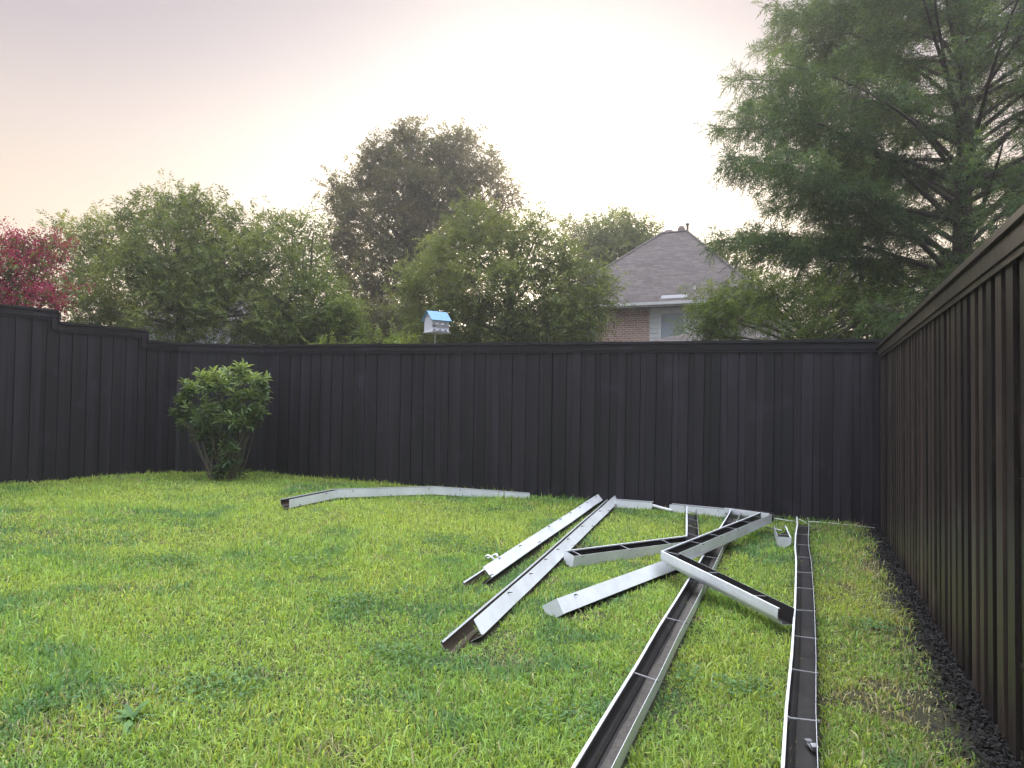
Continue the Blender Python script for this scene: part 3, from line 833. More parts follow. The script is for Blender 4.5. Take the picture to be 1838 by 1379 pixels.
# ------------------------------------------------------------------ house
UD = Vector((.908, -.418, 0)); VD = Vector((.418, .908, 0))
HYAW = math.atan2(UD.y, UD.x)
def house():
    O = at(1071, 600, 33.3); O.z = 0
    def hit(px, py, off=0.0):
        d = ray(px, py); t = ((O - Vector((0, 0, EYE))).dot(VD) - 0 + off) / d.dot(VD)
        p = Vector((0, 0, EYE)) + d * t - O
        return p.dot(UD), EYE + d.z * t
    r = thing('brick_house', 'pink brick house with a steep grey hip roof behind the back fence', 'house', O, HYAW)
    ze = hit(1200, 551)[1]                      # underside of the eave
    u0, u1 = hit(978, 560)[0] + .4, hit(1379, 541)[0] - .4
    wl, wr = hit(1166, 590)[0], hit(1303, 590)[0]
    nl, nr = hit(1187, 590)[0], hit(1226.5, 590)[0]
    wz0, wz1 = hit(1205, 640)[1], hit(1205, 557)[1]
    gl, gr = hit(1053, 600)[0], hit(1070, 600)[0]
    D = 10.0
    mb = MB()                                    # walls butt round the window bay
    def wall(a, b, z0, z1, v=0, m=0): mb.box((a, v, z0), (b - a, 0, 0), (0, .25, 0), (0, 0, z1 - z0), m)
    wall(u0, gl, 0, ze); wall(gl, gr, 0, 3.2); wall(gl, gr, 5.0, ze); wall(gr, wl, 0, ze - .31); wall(wr, u1, 0, ze); wall(wl, wr, 0, 2.2)
    mb.box((u0, .252, 0), (.25, 0, 0), (0, D - .5, 0), (0, 0, ze)); mb.box((u1 - .25, .252, 0), (.25, 0, 0), (0, D - .5, 0), (0, 0, ze)); mb.box((u0, D - .248, 0), (u1 - u0, 0, 0), (0, .25, 0), (0, 0, ze))
    obj('wall', mb, ['brick'], r, local=True)
    mb = MB(); x = gr; rg = random.Random(2)      # soldier course under the eave
    while x < wl - .03:
        e = min(x + .078, wl - .004); mb.box((x, -.006, ze - .305), (e - x - .010, 0, 0), (0, .22, 0), (0, 0, .30), 0, rg.random()); x += .088
    obj('soldier_course', mb, ['brick'], r, local=True)
    mb = MB(); z = 2.21                           # lap siding of the bay
    while z < ze - .30:
        for a, b in ((wl, nl - .14), (nr + .14, wr)):
            mb.add([(a, .01, z), (b, .01, z), (b, -.022, z), (a, -.022, z), (a, .01, z + .2), (b, .01, z + .2), (b, -.002, z + .2), (a, -.002, z + .2)],
                   [(0, 1, 2, 3), (4, 7, 6, 5), (3, 2, 6, 7), (0, 3, 7, 4), (1, 5, 6, 2), (0, 4, 5, 1)])
        z += .203
    mb.box((wl, .011, 2.2), (wr - wl, 0, 0), (0, .2, 0), (0, 0, ze - 2.2))
    obj('siding', mb, ['siding'], r, local=True)
    mb = MB(); mb.box((wl + .02, -.03, ze - .29), (wr - wl - .04, 0, 0), (0, .038, 0), (0, 0, .285)); obj('frieze', mb, ['trim_white'], r, local=True)
    w = link('window', None, r) if False else None
    mb = MB(); zb = 3.0; zt_ = wz1 - .05
    for a, b, c, d in ((nl - .13, zb, .13, zt_ - zb + .13), (nr, zb, .13, zt_ - zb + .13), (nl, zt_, nr - nl, .13), (nl, zb, nr - nl, .10)):
        mb.box((a, -.045, b), (c, 0, 0), (0, .05, 0), (0, 0, d))
    mb.box((nl, -.028, (zb + zt_) / 2 - .02), (nr - nl, 0, 0), (0, .03, 0), (0, 0, .04))
    wd = obj('window', mb, ['trim_white'], r, local=True)
    mb = MB(); mb.box((nl, .0035, zb + .1), (nr - nl, 0, 0), (0, .006, 0), (0, 0, zt_ - zb - .1)); obj('pane', mb, ['curtain_glass'], wd, local=True)
    mb = MB(); mb.box((gl, -.02, 3.2), (gr - gl, 0, 0), (0, .2, 0), (0, 0, 1.8)); obj('window', mb, ['curtain_glass'], r, local=True)
    # hip roof
    zr = at(1208, 424, 37.8).z; ov = .45
    e0, e1, f0, f1 = u0 - ov, u1 + ov, -ov, D + ov; zb = ze + .14
    k0, k1 = hit(1188, 424, 4.9)[0], hit(1232, 424, 4.9)[0]
    v0 = D / 2
    P = [(e0, f0, zb), (e1, f0, zb), (e1, f1, zb), (e0, f1, zb), (k0, v0, zr), (k1, v0, zr)]
    Q = [(x, y, z - .16) for x, y, z in P[:4]]
    mb = MB(); mb.add(P + Q, [(0, 1, 5, 4), (1, 2, 5), (2, 3, 4, 5), (3, 0, 4), (6, 9, 8, 7)])
    rf = obj('roof', mb, ['shingle'], r, local=True)
    mb = MB()                                      # ridge caps along the hips
    for a, b in ((P[0], P[4]), (P[1], P[5]), (P[4], P[5])):
        a, b = Vector(a), Vector(b); n = int((b - a).length / .25) or 1
        for i in range(n):
            p, q = a.lerp(b, i / n), a.lerp(b, (i + 1.15) / n); mb.tube([p + Vector((0, 0, -.05)), q + Vector((0, 0, -.03))], [.10, .085], 6)
    obj('ridge_cap', mb, ['shingle'], rf, local=True)
    mb = MB()
    for px, rr, hh in ((1199, .30, .36), (1221.5, .20, .52)):
        uu = hit(px, 424, 5.0)[0]
        mb2 = MB(); pr = [(.9, 0), (.95, .15), (1.0, .45), (.85, .75), (.5, .95), (.1, 1.0)]
        mb2.tube([(uu, v0 + .2, zr - .18 + h_ * hh) for _, h_ in pr], [rr * a for a, _ in pr], 12)
        obj('roof_vent', mb2, ['vent_brown'], rf, local=True, smooth=True)
    uu = hit(1234, 424, 5.0)[0]; mb = MB(); mb.tube([(uu, v0, zr - .5), (uu, v0, zr + .28)], .06, 8); mb.tube([(uu, v0, zr + .281), (uu, v0, zr + .36)], .10, 8); obj('vent_pipe', mb, ['vent_brown'], rf, local=True)
    uu, zz = hit(1246, 534, .3); mb = MB(); mb.tube([(uu, .35, zb + .20), (uu, .35, zb + .50), (uu, .35, zb + .75)], [.16, .06, .04], 10); obj('vent_pipe', mb, ['pole_white'], rf, local=True)
    mb = MB(); ua, ub = hit(1188, 541)[0], hit(1236, 539)[0]; mb.box((ua, -.22, zb + .13), (ub - ua, 0, 0), (0, .2, .16), (0, 0, .06)); obj('flashing', mb, ['flashing_grey'], rf, local=True)
    mb = MB(); mb.box((e0, f0 - .015, zb - .17), (e1 - e0, 0, 0), (0, .018, 0), (0, 0, .155)); mb.box((e0, f0 - .13, zb - .10), (e1 - e0, 0, 0), (0, .112, 0), (0, 0, .12)); obj('eave_gutter', mb, ['trim_white'], r, local=True)
    # lower hip roof in front of the bay, at the right
    hu0, hz0 = hit(1180, 612, -1.9); hu1, hz1 = hit(1258, 586, -1.9)
    mb = MB(); a = hu0 - .5; b = u1 + 1.5; hp = hz1 + .35
    s = (hp - (hz0 - .25)) / (hu1 + 1.1 - a)
    mb.add([(a, -3.4, hz0 - .25), (b, -3.4, hz0 - .25), (b, -.05, hp), (hu1 + 1.1, -.05, hp), (a, -.05, hz0 - .25)], [(0, 1, 2, 3), (0, 3, 4)])
    mb.box((a + .3, -3.1, 0), (b - a - .6, 0, 0), (0, 2.9, 0), (0, 0, hz0 - .3))
    obj('porch_roof', mb, ['shingle'], r, local=True)
house()

def far_house():
    O = at(385, 560, 33.0); O.z = 0
    r = thing('neighbour_house', 'pale rendered house almost hidden behind the large left tree', 'house', O, R(8))
    mb = MB(); mb.box((-4, 0, 0), (8, 0, 0), (0, 8, 0), (0, 0, 5.0)); obj('wall', mb, ['render_pale'], r, local=True)
    mb = MB(); P = [(-4.5, -.5, 5.0), (4.5, -.5, 5.0), (4.5, 8.5, 5.0), (-4.5, 8.5, 5.0), (-1, 4, 7.2), (1, 4, 7.2)]
    mb.add(P, [(0, 1, 5, 4), (1, 2, 5), (2, 3, 4, 5), (3, 0, 4), (0, 3, 2, 1)]); obj('roof', mb, ['shingle'], r, local=True)
    for x in (-3.2, 1.8):
        mb = MB(); mb.box((x, -.06, 3.0), (1.3, 0, 0), (0, .055, 0), (0, 0, 1.5)); w = obj('window', mb, ['trim_white'], r, local=True)
        mb = MB(); mb.box((x + .1, -.075, 3.1), (1.1, 0, 0), (0, .012, 0), (0, 0, 1.3)); obj('pane', mb, ['curtain_glass'], w, local=True)
far_house()

def birdhouse():
    Y = 20.0; base = at(781, 597, Y)
    r = thing('birdhouse', 'white birdhouse with a light blue gable roof on a thin pole', 'birdhouse', (base.x, base.y, 0), R(38))
    zb = base.z; L_, Wd, H_ = .52, .37, .335; rise = .20
    x0, x1, y0, y1 = -L_ * .42, L_ * .58, -Wd / 2, Wd / 2
    mb = MB()
    g = [(x0, y0, zb), (x0, y1, zb), (x0, y1, zb + H_), (x0, 0, zb + H_ + rise), (x0, y0, zb + H_)]
    g2 = [(x1, y, z) for _, y, z in g]
    mb.add(g + g2, [(0, 4, 3, 2, 1), (5, 6, 7, 8, 9), (0, 1, 6, 5), (0, 5, 9, 4), (1, 2, 7, 6)])
    mb.box((x0 - .03, y0 - .035, zb - .017), (x1 - x0 + .06, 0, 0), (0, Wd + .07, 0), (0, 0, .0155))
    b = obj('body', mb, ['birdhouse_white'], r, local=True)
    mb = MB(); sl_ = Vector((0, Wd / 2 + .05, -(rise * (Wd / 2 + .05) / (Wd / 2))))
    for sg in (-1, 1):
        d = Vector((0, sg * sl_.y, sl_.z)); nn = Vector((0, sg * rise, Wd / 2)).normalized() * .016
        mb.box(Vector((x0 - .05, 0, zb + H_ + rise + .008)), (x1 - x0 + .10, 0, 0), d, nn)
    obj('roof', mb, ['birdhouse_roof'], r, local=True)
    def disc(cx, cz, rr, half):
        a = np.linspace(0, math.pi if half else 2 * math.pi * (1 - 1 / 14), 14)
        p = [(cx + rr * math.cos(t), y0 - .004, cz + rr * math.sin(t)) for t in a]; q = [(x, y0 + .004, z) for x, _, z in p]; k = len(p)
        mb = MB(); mb.add(p + q, [tuple(range(k))] + [(i, (i + 1) % k, k + (i + 1) % k, k + i) for i in range(k)]); obj('hole', mb, ['hole_black'], r, local=True)
    pitch_ = (x1 - x0) / 3
    for row in (0, 1):
        for c in range(3): disc(x0 + pitch_ * (c + .42), zb + .035 + row * .165, .036, True)
    disc(x0 + pitch_ * .42, zb + .145, .022, False)
    mb = MB(); p = [(x0 - .004, .022 * math.cos(t), zb + H_ + .075 + .022 * math.sin(t)) for t in np.linspace(0, 5.8, 12)]; q = [(x0 + .004, y, z) for _, y, z in p]
    mb.add(p + q, [tuple(range(12))] + [(i, (i + 1) % 12, 12 + (i + 1) % 12, 12 + i) for i in range(12)]); obj('vent_hole', mb, ['hole_black'], r, local=True)
    for row in (0, 1):
        mb = MB(); mb.box((x0 + .01, y0 - .055, zb + .020 + row * .165), (x1 - x0 - .02, 0, 0), (0, .052, 0), (0, 0, .012)); obj('perch', mb, ['birdhouse_white'], r, local=True)
    mb = MB(); mb.tube([(0, 0, -.1), (0, 0, zb - .018)], .018, 10); obj('pole', mb, ['pole_white'], r, local=True)
birdhouse()

# ------------------------------------------------------------------ trees
def twig_tube(mb, a, b, r0, r1, rng, n=4, bend=.15, k=4):
    a, b = Vector(a), Vector(b); l = (b - a).length
    o = Vector((rng.uniform(-1, 1), rng.uniform(-1, 1), rng.uniform(-.3, 1))) * l * bend
    pts = [a.lerp(b, i / k) + o * (4 * (i / k) * (1 - i / k)) * .5 for i in range(k + 1)]
    mb.tube(pts, [r0 + (r1 - r0) * i / k for i in range(k + 1)], n, cap=False)
    return pts

def broadleaf(name, label, group, base_px, Y, lobes, leafm, seed, llen=.10, lwid=.036, dens=1.0, twig=.30, trunk_r=.16, droop=.35, sub=1.0, sig=.20, depth=1.0, barkm='bark', flower=None, per=11, fork=.45, tbias=0.0, shrink=.2):
    """crown made of leafy twigs in clumps; lobes are (px, py, radius px, depth offset m)"""
    rng = np.random.RandomState(seed); rr = random.Random(seed)
    base = at(base_px, 700, Y); base.z = gz(max(-12, min(9, base.x)), 16) - .1
    root = thing(name, label, 'tree', base, 0, group)
    cs = [(at(px, py, Y + dy), max(.45 * rp * (Y + dy) / F, rp * (Y + dy) / F - shrink)) for px, py, rp, dy in lobes]
    mb = MB()
    top = max(c.z for c, _ in cs)
    zf = base.z + (top - base.z) * fork
    cx = sum(c.x for c, _ in cs) / len(cs); cy = sum(c.y for c, _ in cs) / len(cs)
    fk = Vector((base.x * .6 + cx * .4, base.y * .6 + cy * .4, zf))
    tp = [base, base.lerp(fk, .35) + Vector((rr.uniform(-.1, .1), 0, 0)), base.lerp(fk, .7) + Vector((rr.uniform(-.15, .15), 0, 0)), fk, fk.lerp(Vector((cx, cy, top)), .5), Vector((cx, cy, top - .3))]
    mb.tube(tp, [trunk_r * 1.25, trunk_r, trunk_r * .85, trunk_r * .75, trunk_r * .45, trunk_r * .12], 9, cap=False)
    PP, DD, TT, OO = [], [], [], []
    for c, Rl in cs:
        s = tp[3] if c.z > zf else tp[2]
        s = s.lerp(tp[4], min(1, max(0, (c.z - zf) / max(.1, top - zf) * .8))) if c.z > zf else s
        twig_tube(mb, s, c, trunk_r * .32, .018, rr, 5, .18, 5)
        ns = max(7, int(17 * sub * (Rl / .5) ** 1.5))
        u = nrm(rng.normal(size=(ns, 3))); rad = rng.uniform(.35, 1.0, ns) ** .6 * Rl
        Sc = np.array(c) + u * rad[:, None] * np.array([1, depth, 1])
        for j in range(ns):
            if j % 2 == 0: twig_tube(mb, c, Sc[j], .014, .005, rr, 3, .12, 3)
        nt_ = int(dens * 10)
        P = np.repeat(Sc, nt_, 0) + rng.normal(0, sig, (ns * nt_, 3)) * (.6 + .8 * rng.rand(ns * nt_, 1))
        out_ = nrm(P - np.array(c) + 1e-6)
        Dd = nrm(out_ * .8 + rng.normal(0, .55, P.shape) + np.array([0, 0, .25]))
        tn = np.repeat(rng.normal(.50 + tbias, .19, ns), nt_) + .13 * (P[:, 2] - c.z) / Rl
        PP.append(P); DD.append(Dd); TT.append(tn); OO.append(np.full(len(P), 0))
    P = np.concatenate(PP); D = np.concatenate(DD); T = np.concatenate(TT); n = len(P)
    j = np.tile(np.arange(per), n); P = np.repeat(P, per, 0); D = np.repeat(D, per, 0); T = np.repeat(T, per)
    m_ = len(P)
    side = nrm(np.cross(D, np.repeat(nrm(rng.normal(size=(n, 3))), per, 0)))
    sg = np.where(j % 2 == 0, 1.0, -1.0)[:, None]
    B = P + D * (twig * (j + 1) / per)[:, None] + np.array([0, 0, -1]) * (droop * twig * .45 * ((j + 1) / per) ** 2)[:, None]
    A = nrm(D * .55 + side * sg * .85 + rng.normal(0, .28, (m_, 3)) + np.array([0, 0, -droop]))
    Lf = llen * rng.uniform(.65, 1.2, m_); Wf = lwid * rng.uniform(.75, 1.2, m_)
    tint = np.clip(T + rng.normal(0, .10, m_), 0, 1)
    obj('trunk', mb, [barkm], root, smooth=True)
    print(name, len(B))
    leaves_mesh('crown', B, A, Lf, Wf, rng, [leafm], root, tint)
    if flower:
        fp, frac = flower
        k = rng.rand(n) < frac
        Q = np.concatenate(PP)[k]; q = len(Q); per2 = 34
        Fb = np.repeat(Q + np.concatenate(DD)[k] * twig, per2, 0) + rng.normal(0, .075, (q * per2, 3)) * np.array([1, 1, 1.3])
        Fa = nrm(rng.normal(size=Fb.shape))
        ft = np.clip(np.repeat(rng.normal(.5, .2, q), per2) + rng.normal(0, .15, len(Fb)), 0, 1)
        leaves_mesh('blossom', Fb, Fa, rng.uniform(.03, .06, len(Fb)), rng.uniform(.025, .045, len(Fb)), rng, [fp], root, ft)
    return root

print_n = 0
tg = 'trees beyond the back fence'
# big left tree: several overlapping lobes following its outline
broadleaf('broadleaf_tree', 'wide light green pecan-like tree behind the left fence corner', tg, 330, 21.5,
    [(135, 470, 52, 0), (150, 555, 60, -.6), (200, 430, 52, .3), (255, 385, 42, 0), (315, 385, 44, .4), (225, 500, 70, -.8), (300, 460, 75, -.9), (370, 415, 52, 0), (400, 480, 78, -.6), (445, 415, 42, .5),
     (300, 560, 80, -1.2), (420, 560, 78, -1.0), (480, 480, 66, -.2), (490, 410, 30, .8), (350, 500, 70, 1.0), (200, 575, 50, .6), (500, 560, 60, -.6), (385, 380, 26, .2), (120, 420, 22, .2), (345, 365, 22, 0)],
    'leaf_pecan', 101, dens=1.25, sub=1.35, llen=.115, lwid=.034, twig=.34, trunk_r=.2)
broadleaf('broadleaf_tree', 'bright green low-branching tree between the wide left tree and the tall centre tree', tg, 540, 22.5,
    [(545, 470, 48, .4), (525, 420, 30, .8), (555, 540, 62, -.4), (590, 575, 44, -.8), (520, 590, 50, -.6), (575, 500, 34, 0), (600, 545, 30, -.6), (460, 600, 42, -.4), (560, 410, 20, .6), (612, 560, 40, -.5), (618, 600, 40, -.3), (560, 615, 46, -.2)],
    'leaf_young', 103, dens=1.1, sub=1.2, llen=.12, lwid=.036, twig=.34, trunk_r=.12)
# tall dark tree in the centre
broadleaf('broadleaf_tree', 'tallest dark grey green tree in the centre with a ragged top against the glow', tg, 735, 37.0,
    [(735, 275, 46, 0), (722, 245, 20, 0), (745, 238, 16, .3), (790, 285, 44, .5), (800, 258, 16, .2), (690, 300, 40, 0), (680, 270, 16, 0), (672, 285, 14, 0), (830, 300, 40, 0), (828, 262, 18, .3), (838, 248, 12, .2), (720, 335, 60, -.5), (785, 350, 62, 0), (850, 345, 44, .6), (878, 310, 18, .2), (872, 288, 14, .2), (896, 325, 14, 0),
     (628, 362, 32, 0), (612, 340, 20, .2), (598, 345, 14, 0), (640, 330, 14, 0), (655, 345, 18, 0), (668, 320, 14, 0), (640, 400, 48, -.4), (700, 400, 60, -.8), (780, 410, 64, 0), (855, 400, 52, .8), (900, 365, 26, .2), (915, 350, 14, 0), (618, 455, 46, 0), (690, 475, 60, -.8), (650, 540, 56, -.4), (720, 550, 60, -.6), (605, 500, 30, .5), (600, 420, 22, 0), (630, 590, 44, 0), (895, 430, 40, .8), (770, 480, 56, 0), (670, 600, 50, 0), (820, 520, 50, .6), (740, 610, 50, 0), (610, 630, 50, .4)],
    'leaf_oak', 105, dens=1.0, sub=.95, llen=.17, lwid=.065, twig=.46, trunk_r=.34, sig=.27, shrink=.42)
# lighter tree in front of it, right of the birdhouse
broadleaf('broadleaf_tree', 'rounded mid green tree right of the birdhouse with drooping lower branches', tg, 900, 24.5,
    [(850, 400, 44, 0), (810, 440, 44, -.3), (885, 440, 58, 0), (940, 420, 36, .3), (975, 405, 26, .4), (955, 465, 58, 0), (1010, 455, 38, .2), (780, 490, 52, -.5), (850, 505, 66, -.6), (930, 520, 68, -.4), (1005, 520, 58, 0), (1050, 500, 36, .2), (755, 545, 46, -.4), (820, 570, 58, -.4),
     (905, 585, 58, -.4), (985, 580, 56, -.4), (1050, 560, 44, 0), (1075, 550, 28, -.4), (730, 500, 26, -.2), (1040, 590, 36, -.3), (1080, 520, 18, 0), (760, 625, 44, .2), (830, 635, 50, 0), (900, 640, 50, .3), (970, 635, 50, 0), (1040, 630, 36, 0)],
    'leaf_pecan', 107, dens=1.0, sub=1.2, llen=.12, lwid=.038, twig=.36, trunk_r=.2, tbias=.05)
broadleaf('broadleaf_tree', 'distant rounded green tree left behind the grey house roof', tg, 1110, 44.0,
    [(1105, 412, 28, 0), (1070, 430, 34, 0), (1140, 420, 26, 0), (1050, 460, 40, 0), (1110, 455, 48, 0), (1165, 420, 14, 0), (1160, 455, 36, 0), (1030, 425, 20, 0), (1100, 510, 50, 0), (1040, 510, 44, 0)],
    'leaf_pecan', 109, dens=1.2, sub=.75, llen=.19, lwid=.075, twig=.5, trunk_r=.25, sig=.35, per=9)
broadleaf('broadleaf_tree', 'small distant tree right behind the grey house roof under the cypress', tg, 1278, 46.0,
    [(1262, 448, 16, 0), (1285, 470, 26, 0), (1300, 455, 12, 0), (1320, 500, 34, 0), (1270, 490, 26, 0), (1350, 540, 40, 0)],
    'leaf_pecan', 111, dens=1.1, sub=.75, llen=.19, lwid=.07, twig=.5, trunk_r=.2, sig=.32, per=9)
broadleaf('crape_myrtle', 'crape myrtle with dark pink blossom behind the left fence at the photo edge', tg, 30, 16.5,
    [(15, 462, 42, 0), (55, 464, 32, .3), (30, 515, 52, -.2), (82, 508, 30, 0), (-30, 480, 52, 0), (72, 548, 42, 0), (0, 562, 50, -.2), (-60, 535, 60, .2), (90, 452, 14, .4)],
    'leaf_pecan', 113, dens=.8, sub=1.35, llen=.075, lwid=.034, twig=.26, trunk_r=.07, flower=('flower_pink', .62), sig=.15, fork=.3)
broadleaf('leafy_bush', 'low pale green bush tops just showing above the back fence left of the birdhouse', None, 715, 15.2,
    [(690, 626, 22, 0), (718, 630, 14, 0), (650, 632, 22, .1), (590, 630, 20, 0)],
    'leaf_young', 115, dens=.5, sub=.8, llen=.10, lwid=.02, twig=.30, trunk_r=.04, sig=.10, droop=.1)
broadleaf('evergreen_bush', 'row of dark evergreen growth low behind the birdhouse', tg, 820, 30.0,
    [(560, 605, 46, 0), (650, 600, 50, .5), (700, 590, 50, 0), (760, 596, 50, .6), (820, 590, 54, 0), (880, 596, 50, .4), (940, 598, 50, 0), (1010, 600, 46, .3), (790, 630, 50, 0), (690, 630, 50, 0), (900, 630, 50, 0), (600, 640, 46, 0)],
    'leaf_oak', 121, dens=1.0, sub=.8, llen=.15, lwid=.06, twig=.42, trunk_r=.12, sig=.26, tbias=-.15)
# lighter drooping foliage below the cypress
broadleaf('young_cypress', 'bushy lighter green young cypress in front of the big one, above the back fence', tg, 1400, 15.8,
    [(1318, 535, 34, 0), (1290, 572, 38, -.2), (1362, 520, 40, .2), (1330, 575, 50, -.2), (1395, 540, 52, 0), (1400, 595, 52, -.1), (1460, 555, 50, .2), (1465, 600, 50, 0), (1530, 585, 48, .2), (1300, 605, 44, 0), (1545, 545, 36, .3), (1255, 590, 22, -.2), (1272, 552, 16, 0), (1600, 560, 50, .5), (1620, 605, 50, .4), (1665, 530, 52, .6), (1700, 575, 60, .5), (1740, 510, 52, .7), (1790, 480, 55, .8), (1800, 560, 60, .6), (1850, 470, 60, .8), (1580, 500, 40, .9), (1490, 505, 34, .6)],
    'leaf_young', 117, dens=1.5, sub=1.5, llen=.095, lwid=.016, twig=.30, trunk_r=.09, sig=.15, barkm='cypress_bark', per=16, tbias=-.12, shrink=.34)

def cypress():
    rng = np.random.RandomState(71); rr = random.Random(71)
    Y = 18.0; base = at(1738, 700, Y); base.z = -.1
    root = thing('bald_cypress', 'huge feathery bald cypress with ascending limbs over the right fence', 'tree', base, 0, tg)
    top = 15.5
    mb = MB()
    tr = [base + Vector((-.012 * z + .05 * math.sin(z * .9), .03 * math.sin(z * 1.3), z)) for z in np.linspace(0, top, 16)]
    rad = [.34, .29, .27, .25, .235, .22, .20, .18, .16, .14, .12, .10, .08, .06, .04, .015]
    mb.tube(tr, rad, 10, cap=False)
    def tpos(z): i = min(14, max(0, int(z / top * 15))); f = z / top * 15 - i; return tr[i].lerp(tr[i + 1], f), rad[i] * (1 - f) + rad[i + 1] * f
    def Rmax(z):   # crown radius by height of the limb's tip
        xs = [1.5, 3, 4.5, 6, 7.5, 9, 10.5, 12, 13.5, 15, 16.5]; ys = [4.2, 4.9, 5.4, 5.6, 5.8, 5.9, 5.3, 4.3, 3.1, 1.7, .4]
        return float(np.interp(z, xs, ys))
    PP, DD, TT = [], [], []
    nl = 124
    for i in range(nl):
        z0 = 1.3 + (top - 2.0) * (i / nl) ** 1.1
        az = i * 2.39996 + rr.uniform(-.3, .3)
        p0, r0 = tpos(z0)
        _e = R(rr.uniform(22, 42)) if z0 > 3 else R(rr.uniform(8, 26))
        rise = rr.uniform(1.2, 2.9) if z0 > 3.5 else rr.uniform(.5, 1.8)
        Lr = Rmax(z0 + rise) * rr.uniform(.82, 1.03)
        h = Vector((math.cos(az), math.sin(az), 0)); sd = Vector((-h.y, h.x, 0))
        pts = []; K = 10; wob = rr.uniform(-.5, .5)
        for k in range(K + 1):
            t = k / K
            pts.append(p0 + h * (Lr * t) + sd * (wob * math.sin(t * 3)) * .5 + Vector((0, 0, rise * (1.6 * t - .6 * t * t * 1.15))))
        rl = min(r0 * .34, .016 + .0095 * Lr)
        mb.tube(pts, [rl * (1 - .9 * k / K) + .004 for k in range(K + 1)], 6, cap=False)
        nsb = int(8 + Lr * 6.2)
        for j in range(nsb):
            t = .24 + .76 * (j + rr.random()) / nsb
            f = t * K; a = min(K - 1, int(f)); q = pts[a].lerp(pts[a + 1], f - a)
            sgn = 1 if j % 2 else -1
            ln = (.55 + 1.25 * (1 - t) ** .7 * min(1, Lr / 4)) * rr.uniform(.7, 1.25)
            d = (h * rr.uniform(.45, .9) + sd * sgn * rr.uniform(.5, 1.0) + Vector((0, 0, rr.uniform(-.25, .45)))).normalized()
            e = q + d * ln + Vector((0, 0, -.12 * ln))
            sp_ = twig_tube(mb, q, e, max(.006, rl * .3 * (1 - t)), .003, rr, 3, .10, 3)
            nt_ = int((5 + ln * 12) * (.32 if h.y < -.5 else .9))
            tt = rng.uniform(.12, 1.05, nt_)
            S = np.array([list(sp_[0].lerp(sp_[3], 0) + (e - q) * x) for x in tt])
            dd = nrm(np.array(d) * .6 + rng.normal(0, .55, (nt_, 3)) + np.array([0, 0, -.10]))
            PP.append(S); DD.append(dd); TT.append(np.full(nt_, rr.gauss(.45, .15)) + .1 * (t - .5))
    P = np.concatenate(PP); D = np.concatenate(DD); T = np.concatenate(TT); n = len(P); per = 13; tw = .34
    j = np.tile(np.arange(per), n); P = np.repeat(P, per, 0); D = np.repeat(D, per, 0); T = np.repeat(T, per); m_ = len(P)
    side = nrm(np.cross(D, np.repeat(nrm(rng.normal(size=(n, 3)) + np.array([0, 0, 1.0])), per, 0))); sg = np.where(j % 2 == 0, 1., -1.)[:, None]
    f = (j + 1) / per
    B = P + D * (tw * f)[:, None] + np.array([0, 0, -1]) * (.12 * f ** 2)[:, None]
    A = nrm(D * .75 + side * sg * .75 + rng.normal(0, .22, (m_, 3)) + np.array([0, 0, -.28]))
    obj('trunk', mb, ['cypress_bark'], root, smooth=True)
    leaves_mesh('crown', B, A, rng.uniform(.085, .16, m_), rng.uniform(.014, .025, m_), rng, ['leaf_cypress'], root, np.clip(T + rng.normal(0, .1, m_), 0, 1), flat=.6)
    print('cypress leaves', m_)
cypress()

